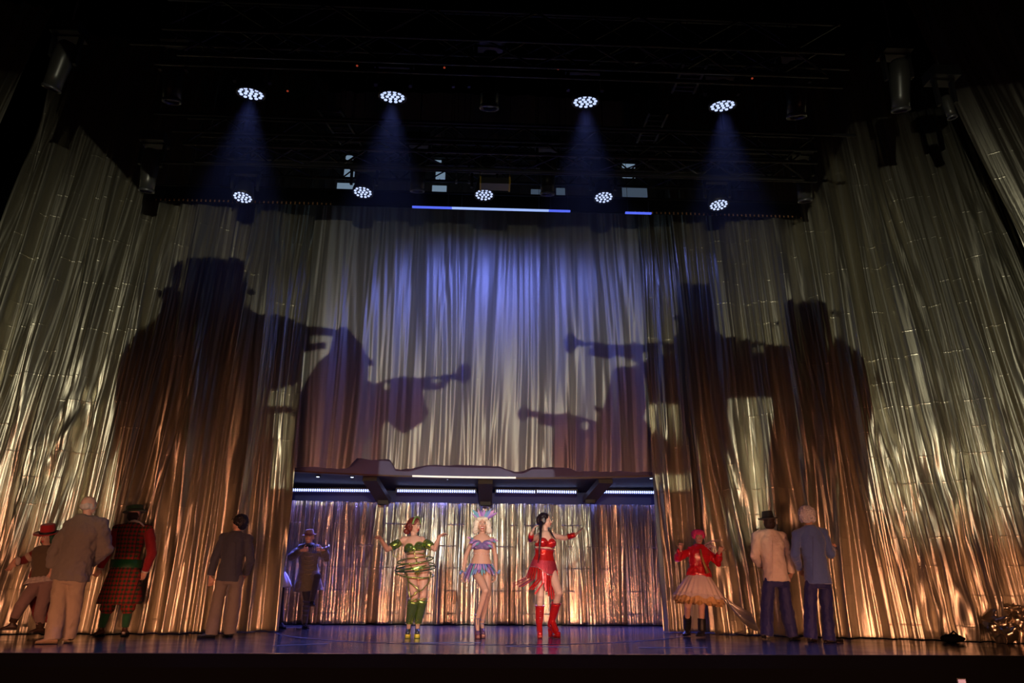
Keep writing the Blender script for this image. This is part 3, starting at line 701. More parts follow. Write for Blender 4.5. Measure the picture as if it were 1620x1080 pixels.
class Person:
    def __init__(s, label, d, base, joints, face=0, fpitch=0, froll=0, fem=False, build=1.0, hs=1.0, sk=None):
        s.d = d; s.fem = fem; s.b = build; s.hs = hs; s.sk = sk or SK
        s.J = {k: P(v[0], v[1], d+(v[2] if len(v) > 2 else 0)) for k, v in joints.items()}
        g = P(*base, d); s.root = empty('person', (g.x, d, 0), label, 'person')
        a, p = R_(face), R_(fpitch)
        s.ff = Vector((math.sin(a)*math.cos(p), -math.cos(a)*math.cos(p), math.sin(p)))
        rt = s.ff.cross(Vector((0, 0, 1))).normalized()
        up = rt.cross(s.ff)
        q = R_(froll); s.fr = rt*math.cos(q)+up*math.sin(q); s.fu = up*math.cos(q)-rt*math.sin(q)
        s.body = MB(); s.hands = []
        for q in ('shL', 'shR'): s.J[q] = s.J[q].lerp(s.J['nk'], .07)-Vector((0, 0, .018))
        sh, hp = s.J['shR']-s.J['shL'], s.J['hpR']-s.J['hpL']
        s.rs, s.rh = sh.normalized(), hp.normalized()
        s.pel, s.nk = s.J['pel'], s.J['nk']
        s.up = (s.nk-s.pel).normalized()
    # torso stations: t from 0 (hips) to 1 (neck); returns centre, right axis, forward axis
    def fr_at(s, t):
        r = s.rh.lerp(s.rs, max(0, min(1, t))); r = (r-s.up*r.dot(s.up)).normalized()
        return s.pel.lerp(s.nk, t), r, r.cross(s.up)
    def ring(s, t, wx, wy, off=(0, 0), n=28, sq=1.0):
        c, r, f = s.fr_at(t); c = c+r*off[0]+f*off[1]; out = []
        for i in range(n):
            q = 2*math.pi*i/n; cx, sy = math.cos(q), math.sin(q)
            cx = math.copysign(abs(cx)**sq, cx); sy = math.copysign(abs(sy)**sq, sy)
            out.append(c+r*wx*cx+f*wy*sy)
        return out
    def torso(s, mb, grow=0.0, t0=-.12, t1=1.0, mul=1.0, shoulders=True):
        b = s.b
        prof = ([(-.18, .14, .11), (-.05, .178, .125), (.10, .165, .118), (.33, .122, .092), (.5, .130, .10), (.68, .150, .108), (.84, .150, .092), (.93, .115, .075), (1.0, .055, .055)] if s.fem else
                [(-.18, .14, .11), (-.05, .165, .125), (.12, .16, .12), (.35, .148, .112), (.55, .162, .12), (.72, .178, .122), (.86, .175, .10), (.94, .125, .08), (1.0, .06, .06)])
        tt = [p[0] for p in prof]
        ts = [t0]+[t for t in tt if t0 < t < t1]+[t1]
        rings = [s.ring(t, (np.interp(t, tt, [p[1] for p in prof])*b+grow)*mul, (np.interp(t, tt, [p[2] for p in prof])*b+grow)*mul, n=24) for t in ts]
        mb.loft(rings)
        if shoulders and t1 > .9:
            r = (.052 if s.fem else .062)*b+grow
            mb.capsule(s.J['shL'], s.J['shR'], r, r)
    def arm(s, mb, side, grow=0.0, upto='wr', start='sh', k=1.0):
        a, e, w = s.J['sh'+side], s.J['el'+side], s.J['wr'+side]
        ra, re, rw = ((.046, .037, .026) if s.fem else (.056, .045, .033))
        ra, re, rw = ra*s.b*k+grow, re*s.b*k+grow, rw*s.b*k+grow
        mb.capsule(a, e, ra, re)
        if upto == 'wr': mb.capsule(e, w, re, rw); mb.capsule(e.lerp(w, .05), e.lerp(w, .5), re*1.04, (re+rw)/2*1.08)
    def leg(s, mb, side, grow=0.0, thigh=True, calf=True):
        h, k, a = s.J['hp'+side], s.J['kn'+side], s.J['an'+side]
        rh, rk, ra = ((.090, .056, .035) if s.fem else (.088, .062, .042)); b = s.b
        if thigh: mb.capsule(h, k, rh*b+grow, rk*b+grow)
        if calf:
            mb.capsule(k, a, rk*b*.95+grow, ra*b+grow)
            back = (s.J['hp'+side]-k).cross(Vector((1, 0, 0)))
            m = k.lerp(a, .28); mb.capsule(m, k.lerp(a, .55), .052*b+grow, .042*b+grow)
    def foot(s, mb, side, grow=0.0):
        a, t = s.J['an'+side], s.J['to'+side]
        mb.capsule(a, a.lerp(t, .35)-Vector((0, 0, .02)), .036+grow, .036+grow); mb.capsule(a.lerp(t, .3)-Vector((0, 0, .015)), t, .036+grow, .028+grow)
    def hand(s, mb, side, tip, curl=.5, spread=.3, nrm=None):
        """palm, four bent fingers of unequal length, thumb from the side of the palm"""
        w = s.J['wr'+side]; tip = P(tip[0], tip[1], s.d+(tip[2] if len(tip) > 2 else 0))
        dr = (tip-w).normalized(); el = s.J['el'+side]
        n = Vector(nrm) if nrm else Vector((0, -1, 0)); n = (n-dr*n.dot(dr))
        n = n.normalized() if n.length > .1 else dr.orthogonal().normalized()
        sd = dr.cross(n); k = .92 if s.fem else 1.0
        if side == 'R': sd = -sd
        pc = w+dr*.05*k
        mb.ellipsoid(pc, sd*.040*k, n*.017*k, dr*.056*k, 14, 8); mb.capsule(w-dr*.02, pc, .024*k, .022*k)
        for i, L in enumerate((.068, .078, .072, .056)):
            o = (i-1.5)*.0195*k; b0 = w+dr*.092*k+sd*o*1.0
            fd = (dr+sd*(i-1.5)*spread*.35).normalized()
            c1 = curl*.7; c2 = curl*1.7
            f1 = (fd*math.cos(c1)+n*math.sin(c1)); f2 = (fd*math.cos(c2)+n*math.sin(c2))
            p1 = b0+f1*L*.5*k; p2 = p1+f2*L*.5*k
            mb.capsule(b0-dr*.02, p1, .0098*k, .0090*k, 8); mb.capsule(p1, p2, .0090*k, .0076*k, 8)
        t0 = w+dr*.03*k-sd*.030*k; td = (dr*.75-sd*.75+n*.25*curl).normalized()
        t1 = t0+td*.042*k; t2 = t1+(td+dr*.7+n*curl*.5).normalized()*.034*k
        mb.capsule(t0, t1, .0125*k, .0105*k, 8); mb.capsule(t1, t2, .0105*k, .0085*k, 8)
    def head(s, mb):
        c, r, f, u = s.J['hd'], s.fr, s.ff, s.fu; k = s.hs*(.95 if s.fem else 1.0)
        mb.ellipsoid(c+u*.030*k-f*.012*k, r*.074*k, f*.094*k, u*.088*k, 20, 12)
        mb.ellipsoid(c-u*.035*k+f*.020*k, r*.058*k, f*.066*k, u*.075*k, 18, 10)
        mb.ellipsoid(c-u*.088*k+f*.052*k, r*.026*k, f*.022*k, u*.022*k, 12, 7)
        mb.capsule(c+u*.010*k+f*.080*k, c-u*.030*k+f*.099*k, .009*k, .014*k, 10)
        mb.capsule(c-r*.035*k+u*.028*k+f*.072*k, c+r*.035*k+u*.028*k+f*.072*k, .013*k, .013*k, 10)
        for q in (-1, 1):
            mb.ellipsoid(c+r*q*.076*k-f*.008*k, r*.010*k, f*.020*k, u*.032*k, 10, 7)
            mb.ellipsoid(c+r*q*.036*k-u*.020*k+f*.066*k, r*.022*k, f*.014*k, u*.018*k, 10, 7)
        nr = .047 if s.fem else .057
        mb.capsule(s.nk-s.up*.03, c-u*.05*k-f*.02*k, nr, nr*.95)
    def face(s, smile=0, lips=None):
        c, r, f, u = s.J['hd'], s.fr, s.ff, s.fu; k = s.hs*(.95 if s.fem else 1.0)
        for q in (-1, 1):
            e = c+r*q*.033*k+u*.006*k+f*.080*k
            m = MB(); m.ellipsoid(e, r*.015*k, f*.008*k, u*.0085*k, 10, 6); eo = m.build('eye', EYEW, s.root)
            m = MB(); m.ellipsoid(e+f*.006*k, r*.007*k, f*.004*k, u*.0075*k, 8, 5); m.build('iris', EYED, eo)
            m = MB(); m.capsule(e+u*.022*k-r*q*.014*k+f*.004*k, e+u*.025*k+r*q*.016*k-f*.004*k, .0045*k, .003*k, 8); m.build('eyebrow', BROW, s.root)
        b = c-u*.055*k+f*.086*k; m = MB()
        pts = [b+r*x*k+u*((x/.026)**2*.010*smile)*k-f*(abs(x)*.35)*k for x in (-.026, -.013, 0, .013, .026)]
        m.tube([p+u*.006*k*(1+smile) for p in pts], [.003*k, .006*k, .006*k, .006*k, .003*k], 8)
        m.tube([p-u*.007*k*(1+smile*1.2) for p in pts], [.003*k, .006*k, .007*k, .006*k, .003*k], 8)
        lp = m.build('lips', lips or LIPN, s.root)
        if smile > .4:
            m = MB(); m.tube([p for p in pts], [.002, .007*k, .008*k, .007*k, .002], 8); m.build('teeth', TEETH, s.root)
    def finish(s, vox=.008):
        s.head(s.body)
        return fuse('body', s.body, s.sk, s.root, vox, 2)
    def full_body(s, tips, feet=False, bust=False, curl=(.5, .5), nrm=(None, None), vox=.008):
        mb = s.body; s.torso(mb, -.022)
        for i, q in enumerate('LR'):
            s.arm(mb, q, -.010); s.leg(mb, q, -.012 if not s.fem else 0)
            if tips[i]: s.hand(mb, q, tips[i], curl[i], .3, nrm[i])
            if feet: s.foot(mb, q)
        if bust:
            for q in (-1, 1):
                c, r, f = s.fr_at(.66); f = s.face_out(f)
                mb.ellipsoid(c+r*q*.068+f*.075, r*.062, f*.062, s.up*.06, 14, 8)
            for q in (-1, 1):
                c, r, f = s.fr_at(-.06); f = s.face_out(f); mb.ellipsoid(c+r*q*.07-f*.06, r*.08, f*.075, s.up*.085, 14, 8)
        return s.finish(vox)
    def face_out(s, f):
        o = getattr(s, 'fwd', Vector((0, -1, 0))); return f if f.dot(o) > 0 else -f
    # -------- garments
    def flat_leg(s, mb, side, r0, r1, r2, end=None):
        """trouser leg with a flat cuff"""
        h, k, a = s.J['hp'+side], s.J['kn'+side], Vector(end) if end else s.J['an'+side]
        pts = [h, h.lerp(k, .5), k.lerp(h, .12), k.lerp(a, .12), k.lerp(a, .6), a]
        mb.tube(pts, [r0, (r0+r1)/2, r1, r1, (r1+r2)/2, r2], 18)
        mb.ellipsoid(h, Vector((r0, 0, 0)), Vector((0, r0, 0)), Vector((0, 0, r0)), 14, 8)
    def trousers(s, mt, r=(.098, .082, .078), top=.04, name='trousers', grow=-.006):
        mb = MB(); s.torso(mb, grow, -.16, top, 1.0, False)
        for q in 'LR': s.flat_leg(mb, q, *r, end=s.J['an'+q]-Vector((0, 0, .03)))
        return fuse(name, mb, mt, s.root, .010, 4, .035, .11)
    def shoe(s, side, mt, sole=None, w=.044, heel=0.0):
        a, t = s.J['an'+side], s.J['to'+side]; d = Vector((t.x-a.x, t.y-a.y, 0)); L = max(.12, d.length)
        d = d.normalized(); x = Vector((-d.y, d.x, 0)); z = Vector((0, 0, 1)); g = min(a.z-.06, t.z-.03) if heel == 0 else 0
        g = max(.004, g); mb = MB()
        st = [(-.06, .026, .05), (-.03, .036, .075), (.03, .038, .075), (L*.45, .041, .052), (L*.75, .044, .036), (L*.98, .034, .026), (L*1.1, .014, .016)]
        rings = []
        for q, ww, hh in st:
            c = Vector((a.x, a.y, g+.012))+d*q; rr = []
            for i in range(14):
                an = 2*math.pi*i/14; rr.append(c+x*ww*w/.044*math.cos(an)+z*(hh/2+hh/2*math.sin(an)))
            rings.append(rr)
        mb.loft(rings); mb.capsule(Vector((a.x, a.y, g+.05)), Vector((a.x, a.y, g+.09)), .042, .04)
        so = fuse('shoe', mb, mt, s.root, .007, 2)
        m = MB(); rings = []
        for q, ww, hh in st: c = Vector((a.x, a.y, g))+d*q; rings.append([c-x*(ww+.004), c+x*(ww+.004), c+x*(ww+.004)+z*.016, c-x*(ww+.004)+z*.016])
        m.loft(rings); m.build('sole', sole or BLACK, so, False)
    def hair(s, mt, blobs, disp=.012, name='hair', ds=.03):
        c, r, f, u = s.J['hd'], s.fr, s.ff, s.fu; mb = MB(); k = s.hs
        for (x, y, z, rx, ry, rz) in blobs: mb.ellipsoid(c+r*x*k+f*y*k+u*z*k, r*rx*k, f*ry*k, u*rz*k, 14, 9)
        return fuse(name, mb, mt, s.root, .007, 1, disp, ds)
    def hat(s, mt, band, crown=(.082, .10, .12), brim=.14, tilt=(0, 0), z=.055, pinch=.85, bandm=None, bw=1.12):
        c, r, f, u = s.J['hd'], s.fr, s.ff, s.fu; k = s.hs
        M = Matrix.Rotation(R_(tilt[0]), 3, s.ff) @ Matrix.Rotation(R_(tilt[1]), 3, s.fr)
        r, f, u = M @ r, M @ f, M @ u; o = c+u*z*k
        m = MB(); a, b, h = crown
        m.loft([m.ell_ring(o+u*h*q*k, r*a*w*k, f*b*w*k, 24) for q, w in ((0, 1.0), (.5, .97), (.85, pinch+.04), (1.0, pinch), (1.03, pinch*.7), (.97, pinch*.3))]); cr = m.build('hat_crown', mt, s.root)
        m = MB(); e = brim/.14
        def br(q, dz): return [o+r*a*q*math.cos(t)*k*e**.0+f*b*q*math.sin(t)*k+u*(dz+.012*(math.cos(t)**2)*(q-1))*k for t in [2*math.pi*i/28 for i in range(28)]]
        qb = brim/a
        m.loft([br(.9, .0), br(1.05, -.004), br(qb*bw*.8, -.006), br(qb, .002), br(qb, .008), br(1.05, .005), br(.9, .01)], cap=False); m.build('hat_brim', mt, s.root)
        if band is not None:
            m = MB(); m.loft([m.ell_ring(o+u*q*k, r*a*w*k, f*b*w*k, 24) for q, w in ((.006, 1.0), (.006, 1.035), (.034, 1.03), (.034, 1.0))], cap=False); m.build('hat_band', band, s.root)
    def jacket(s, mt, hem, gr=.022, sl=.016, wide=1.0, name='jacket', cuffs=True, disp=.02, hemw=None, top=.985, sleeves='LR', sleeve_to=.93, vent=None, ds=.13, flare=0.0):
        """coat body with flat hem and sleeves; hem = t below the hips"""
        mb = MB(); b = s.b
        base = ([(-.5, .185, .13), (-.2, .182, .13), (-.05, .178, .126), (.10, .166, .12), (.33, .135, .105), (.5, .14, .11), (.68, .154, .13), (.84, .152, .098), (.93, .118, .08), (1.0, .058, .058)] if s.fem else
                [(-.5, .178, .132), (-.2, .172, .13), (-.05, .164, .126), (.12, .150, .118), (.35, .138, .112), (.55, .150, .12), (.72, .164, .122), (.84, .156, .10), (.92, .110, .082), (1.0, .060, .062)])
        tt = [p[0] for p in base]; ts = [hem]+[t for t in tt if hem < t < top]+[top]
        rr = []
        for t in ts:
            w = 1+flare*max(0, .1-t)
            rr.append(s.ring(t, (np.interp(t, tt, [p[1] for p in base])*b*wide+gr)*w, (np.interp(t, tt, [p[2] for p in base])*b+gr)*w, n=28))
        mb.loft(rr)
        r = (.052 if s.fem else .062)*b+gr*.6
        for q in 'LR':
            mb.capsule(s.J['sh'+q], s.nk.lerp(s.J['sh'+q], .3)-s.up*.04, r, r*.9)
        for q in sleeves:
            a, e, w = s.J['sh'+q], s.J['el'+q], s.J['wr'+q]; ra, re, rw = ((.048, .042, .032) if s.fem else (.062, .053, .042))
            ra, re, rw = ra*b+sl, re*b+sl, rw*b+sl
            end = e.lerp(w, sleeve_to)
            mb.tube([a+(a-e).normalized()*.01, a.lerp(e, .3), a.lerp(e, .8), e.lerp(w, .04), e.lerp(w, .5), end], [ra*.7, ra*.92, re*.98, re, (re+rw)/2, rw], 16)
            mb.ellipsoid(a, Vector((ra, 0, 0)), Vector((0, ra, 0)), Vector((0, 0, ra)), 12, 8); mb.ellipsoid(e, Vector((re, 0, 0)), Vector((0, re, 0)), Vector((0, 0, re)), 12, 8)
        o = fuse(name, mb, mt, s.root, .009, 2, disp*1.5, ds)
        return o
    def line(s, name, pts, mt, r=.004):
        m = MB(); m.tube([P(x, y, s.d+dy) for x, y, dy in pts], r, 6); return m.build(name, mt, s.root)

def cloth(name, col, rough=.85, **k): return mat(name, col, rough, bump=k.pop('bump', .25), bscale=k.pop('bscale', 350), var=k.pop('var', .12), sheen=k.pop('sheen', .2), **k)

def plaid_mat():
    m = bpy.data.materials.new('red_green_plaid'); m.use_nodes = True; nt = m.node_tree; N, L = nt.nodes, nt.links; b = N['Principled BSDF']; b.inputs['Roughness'].default_value = .9
    tc = N.new('ShaderNodeTexCoord'); sp = N.new('ShaderNodeSeparateXYZ'); L.new(tc.outputs['Object'], sp.inputs[0])
    def st(o, per, w, ph=0):
        a = N.new('ShaderNodeMath'); a.operation = 'MULTIPLY_ADD'; L.new(o, a.inputs[0]); a.inputs[1].default_value = 1/per; a.inputs[2].default_value = 50+ph
        f = N.new('ShaderNodeMath'); f.operation = 'FRACT'; L.new(a.outputs[0], f.inputs[0])
        g = N.new('ShaderNodeMath'); g.operation = 'LESS_THAN'; L.new(f.outputs[0], g.inputs[0]); g.inputs[1].default_value = w; return g.outputs[0]
    def mix(fac, A, B):
        x = N.new('ShaderNodeMix'); x.data_type = 'RGBA'
        if isinstance(fac, float): x.inputs['Factor'].default_value = fac
        else: L.new(fac, x.inputs['Factor'])
        for k, v in (('A', A), ('B', B)):
            if isinstance(v, tuple): x.inputs[k].default_value = (*v, 1)
            else: L.new(v, x.inputs[k])
        return x.outputs['Result']
    red, grn, dk = (.36, .02, .015), (.015, .075, .03), (.05, .02, .012)
    h = mix(st(sp.outputs['Z'], .058, .5), grn, red); v = mix(st(sp.outputs['X'], .052, .5), grn, red)
    c = mix(.5, h, v); c = mix(st(sp.outputs['Z'], .116, .07, .2), c, dk); c = mix(st(sp.outputs['X'], .104, .08, .3), c, dk)
    L.new(c, b.inputs['Base Color']); return m
PLAID = plaid_mat()

def lines_seam(p, px, y0, y1, off, mt): p.line('back_seam', [(px, y0, off), (px, y1, off)], mt, .003)

# ---- man in grey sweater, back turned
p = Person('heavy balding man in a grey sweater and beige trousers seen from behind', 9.85, (98, 1018),
  dict(hd=(141, 800), nk=(139, 815), shL=(111, 831), shR=(160, 829), elL=(86, 873, -.02), elR=(167, 868, .10), wrL=(84, 897, .05), wrR=(148, 888, .28), pel=(113, 908), hpL=(99, 914), hpR=(124, 912),
       knL=(92, 958, -.06), knR=(116, 960, .06), anL=(84, 1008, -.10), anR=(107, 1005, .12), toL=(58, 1017, -.16), toR=(112, 1007, .38)), face=160, fpitch=5, build=1.18, hs=1.06, sk=SK3)
p.full_body(((82, 908, .10), (140, 890, .36)), curl=(1.0, 1.0))
p.hair(mat('white_hair', (.62, .58, .54), .8), [(0, -.055, .0, .078, .055, .055), (.06, -.01, -.005, .022, .05, .045), (-.06, -.01, -.005, .022, .05, .045), (0, .045, -.075, .05, .04, .035)], .010)
sw = cloth('grey_sweater', (.215, .19, .165), .95, bump=.4, bscale=260)
o = p.jacket(sw, -.10, .035, .030, 1.04, 'sweater', disp=.045)
m = MB(); m.loft([p.ring(t, w, w*.9) for t, w in ((.955, .085), (.985, .078), (1.0, .07), (.985, .064), (.955, .07))], cap=False); m.build('collar', sw, p.root)
m = MB(); m.loft([p.ring(t, .215*1.02, .170) for t in (-.10, -.02)] + [p.ring(t, .205, .162) for t in (-.02, -.10)], cap=False); m.build('ribbed_hem', sw, p.root)
p.trousers(cloth('beige_trousers', (.42, .32, .22), .85), (.105, .10, .098))
for q in 'LR': p.shoe(q, cloth('tan_suede', (.40, .26, .16)), mat('tan_sole', (.25, .16, .1), .7), .047)

# ---- man in plaid
p = Person('man in red and green plaid coat with green sash and cap seen from behind', 11.2, (187, 1004),
  dict(hd=(213, 813), nk=(211, 826), shL=(185, 836), shR=(236, 837), elL=(170, 872, -.02), elR=(240, 875, 0), wrL=(159, 898, 0), wrR=(230, 903, .05), pel=(198, 900), hpL=(185, 904), hpR=(211, 904),
       knL=(172, 955), knR=(204, 955), anL=(161, 992), anR=(198, 992), toL=(152, 1002, -.1), toR=(200, 1002, .2)), face=172, build=1.08)
p.full_body(((152, 910, 0), (226, 914, .05)), curl=(.9, .9))
p.hair(mat('dark_brown_hair', (.035, .018, .012), .6), [(0, -.035, -.03, .084, .085, .085)], .006)
p.jacket(PLAID, -.72, .022, .016, 1.0, 'plaid_coat', disp=.012, sleeves='', flare=.55)
mb = MB(); RS = cloth('dark_red_sleeve', (.30, .012, .016))
for q in 'LR':
    mb = MB(); a, e, w = p.J['sh'+q], p.J['el'+q], p.J['wr'+q]; a = a.lerp(p.nk, -.06)
    mb.tube([a, a.lerp(e, .4), e, e.lerp(w, .5), w], [.07, .078, .070, .062, .05], 16); mb.ellipsoid(a, Vector((.07, 0, 0)), Vector((0, .07, 0)), Vector((0, 0, .07)))
    fuse('sleeve', mb, RS, p.root, .01, 4, .02, .1)
    m = MB(); m.tube([w-(w-e).normalized()*.005, w+(w-e).normalized()*.02], .047, 16); m.build('cuff', cloth('white_cuff', (.6, .55, .5)), p.root)
GRS = mat('green_sash', (.012, .10, .03), .45, bump=.2, bscale=40, var=.2)
m = MB(); m.loft([p.ring(t, .215, .168, n=32) for t in (.03, .20)]+[p.ring(t, .195, .15, n=32) for t in (.20, .03)], cap=False); m.build('sash', GRS, p.root)
mb = MB()
for q in 'LR':
    h, k = p.J['hp'+q], p.J['kn'+q]; a = p.J['an'+q]; mb.tube([h, h.lerp(k, .5), k.lerp(h, .1), k.lerp(a, .25), k.lerp(a, .42)], [.1, .1, .1, .098, .06], 18)
fuse('knickerbockers', mb, PLAID, p.root, .01, 4, .02, .1)
for q in 'LR':
    k, a = p.J['kn'+q], p.J['an'+q]; m = MB(); m.tube([k.lerp(a, .40), k.lerp(a, .65), a], [.062, .058, .046], 16); m.build('sock', cloth('green_sock', (.012, .10, .04)), p.root)
    p.shoe(q, mat('brown_leather', (.06, .03, .02), .35), None, .046)
p.hat(cloth('green_felt', (.012, .05, .022), .95), mat('black_band', (.01, .01, .01), .6), (.118, .125, .095), .165, (-8, 0), .03, .95)
m = MB(); c = p.J['hd']; m.tube([P(207, 824, 11.06), P(213, 823, 11.04), P(222, 826, 11.06), P(228, 832, 11.1)], [.012, .014, .014, .01], 8); m.build('collar_edge', cloth('white_cuff', (.6, .55, .5)), p.root)

# ---- man in suit leaning
p = Person('dark-haired man in a navy jacket and grey trousers looking up at the curtain', 10.95, (350, 1008),
  dict(hd=(378.5, 826), nk=(374, 840), shL=(352, 849), shR=(394, 851), elL=(340, 884, -.03), elR=(396, 886, .06), wrL=(333, 912, -.02), wrR=(388, 908, .24), pel=(363, 912), hpL=(352, 917), hpR=(375, 917),
       knL=(343, 957, -.05), knR=(369, 957, .05), anL=(334, 1000, -.08), anR=(364, 998, .10), toL=(314, 1006, -.14), toR=(356, 1002, .36)), face=-108, fpitch=16, build=1.0)
p.full_body(((334, 924, -.02), (384, 914, .32)), curl=(.8, .8))
p.hair(mat('black_hair', (.012, .011, .013), .45), [(0, -.022, .03, .098, .112, .10), (0, -.07, -.02, .082, .06, .07)], .03, ds=.025)
NAVY = cloth('navy_jacket', (.055, .06, .085), .8)
p.jacket(NAVY, -.10, .020, .010, .98, 'jacket', disp=.022)
m = MB(); m.loft([p.ring(t, w, w*.9) for t, w in ((.93, .098), (.985, .08), (1.005, .074), (.985, .066))], cap=False); m.build('collar', NAVY, p.root)
lines_seam(p, 373, 858, 912, -.165, mat('dark_seam', (.02, .02, .03), .9))
p.trousers(cloth('grey_trousers', (.20, .165, .135), .7), (.086, .088, .086))
for q in 'LR': p.shoe(q, mat('blue_black_leather', (.03, .04, .07), .3), None, .045)
m = MB(); c, r, f, u = p.J['hd'], p.fr, p.ff, p.fu
for q in (-1, 1):
    cc = c+r*q*.036+f*.098+u*.008; m.tube([cc+r*.026*math.cos(t)+u*.02*math.sin(t) for t in [2*math.pi*i/12 for i in range(13)]], .004, 6)
    m.tube([c+r*q*.064+f*.094+u*.012, c+r*q*.082+f*0+u*.012], .004, 6)
m.tube([c-r*.01+f*.102+u*.01, c+r*.01+f*.102+u*.01], .004, 6); o = m.build('glasses', BLACK, p.root)

# ---- musician in long coat with raised knee
p = Person('musician in a drab long coat and felt hat raising a knee beside the rear curtain', 13.3, (486, 993),
  dict(hd=(489.5, 850), nk=(489, 861), shL=(476, 866), shR=(502, 867), elL=(460, 881, -.05), elR=(517, 882, -.05), wrL=(478, 870, -.28), wrR=(511, 869, -.28), pel=(488, 908), hpL=(480, 911), hpR=(497, 911),
       knL=(486, 948), knR=(502, 912, -.40), anL=(482, 984), anR=(494, 948, -.20), toL=(487, 992, -.18), toR=(496, 956, -.34)), face=-4, fpitch=-4, build=.95)
p.full_body(((488, 868, -.30), (502, 868, -.30)), curl=(1.1, 1.1))
p.face(.5, LIPN)
DR = cloth('drab_coat', (.115, .105, .075), .9, bump=.4)
p.jacket(DR, -.55, .028, .02, 1.05, 'long_coat', disp=.03, flare=.35)
for y in (872, 879, 886, 893, 900, 907): p.line('coat_braid', [(481, y, -.19), (488, y+1.5, -.20), (496, y, -.19)], mat('tan_braid', (.22, .18, .10), .7), .007)
mb = MB(); c, r, f = p.fr_at(.95); mb.ellipsoid(c+Vector((0, -.02, 0)), Vector((.13, 0, 0)), Vector((0, .11, 0)), Vector((0, 0, .06))); fuse('scarf', mb, cloth('dark_scarf', (.02, .03, .02)), p.root, .01, 2, .03, .06)
mb = MB()
for q in 'LR': p.leg(mb, q, .012)
fuse('leggings', mb, cloth('black_leggings', (.012, .014, .03), .8), p.root, .01, 3)
for k_ in range(5):
    k, a = p.J['knL'], p.J['anL']; w = k.lerp(a, .05+k_*.2); m = MB(); m.tube([w, w+(a-k).normalized()*.03], .072-.006*k_, 14); m.build('sock_stripe', mat('navy_stripe', (.03, .035, .10), .8), p.root)
for q in 'LR': p.shoe(q, mat('black_patent', (.015, .015, .018), .15), None, .045)
p.hat(cloth('tan_felt', (.20, .13, .075), .9), mat('dark_red_band', (.10, .02, .015), .7), (.082, .095, .10), .125, (4, -4), .04, .75)
p.hair(mat('sandy_hair', (.20, .12, .06), .7), [(0, -.05, -.01, .078, .06, .06)], .01)
BRASS = mat('silver_brass', (.55, .55, .6), .22, 1.0)
t = empty('trumpet', P(496, 868, 12.97), 'silver trumpet held level by the musician in the long coat', 'trumpet')
a, b = P(477, 866.5, 12.97), P(521, 867, 12.97); m = MB(); ax = (b-a)
m.tube([a, a+ax*.03, a+ax*.06, a+ax*.6, a+ax*.82, a+ax*.93, b], [.012, .008, .006, .008, .015, .03, .055], 14); m.build('bore', BRASS, t)
m = MB(); z = Vector((0, 0, 1)); m.tube([a+ax*.3, a+ax*.28-z*.03, a+ax*.3-z*.07, a+ax*.65-z*.07, a+ax*.7-z*.04, a+ax*.66], .0065, 8); m.build('tuning_slide', BRASS, t)
for q in (.42, .48, .54): m = MB(); m.tube([a+ax*q-z*.085, a+ax*q+z*.035, a+ax*q+z*.04, a+ax*q+z*.06], [.011, .011, .004, .006], 10); m.build('valve', BRASS, t)

# ---- performer mostly hidden behind the curtain edge
p = Person('performer in a white frilled skirt half hidden behind the left curtain edge', 13.2, (440, 993),
  dict(hd=(436, 846), nk=(436, 858), shL=(423, 866), shR=(449, 866), elL=(419, 888), elR=(445, 888, .1), wrL=(417, 908), wrR=(441, 905, -.1), pel=(436, 908), hpL=(429, 912), hpR=(444, 912), knL=(429, 950), knR=(444, 952), anL=(429, 985), anR=(445, 986), toL=(427, 992, -.14), toR=(450, 992, -.14)), face=30, fem=True, build=.9)
p.full_body(((416, 922), (440, 918, -.15)), curl=(.5, .5))
p.jacket(cloth('black_bodice', (.02, .02, .025)), -.02, .015, .01, 1.0, 'bodice')
m = MB(); rings = []
for t, w in ((.10, .14), (-.05, .19), (-.25, .235), (-.42, .26), (-.44, .25), (-.25, .215), (.08, .13)):
    c, r, f = p.fr_at(t); rings.append([c+r*w*(1+.05*math.sin(14*q))*math.cos(q)+f*w*(1+.05*math.sin(14*q))*math.sin(q) for q in [2*math.pi*i/84 for i in range(84)]])
m.loft(rings, cap=False); m.build('frilled_skirt', mat('pale_blue_tulle', (.62, .68, .80), .8, bump=.5, bscale=150), p.root)
mb = MB()
for q in 'LR': p.leg(mb, q, .008)
fuse('tights', mb, MATS['black_leggings'], p.root, .01, 3)
for q in 'LR': p.shoe(q, MATS['black_patent'])
p.hair(MATS['black_hair'], [(0, -.03, .03, .085, .1, .09)], .02)
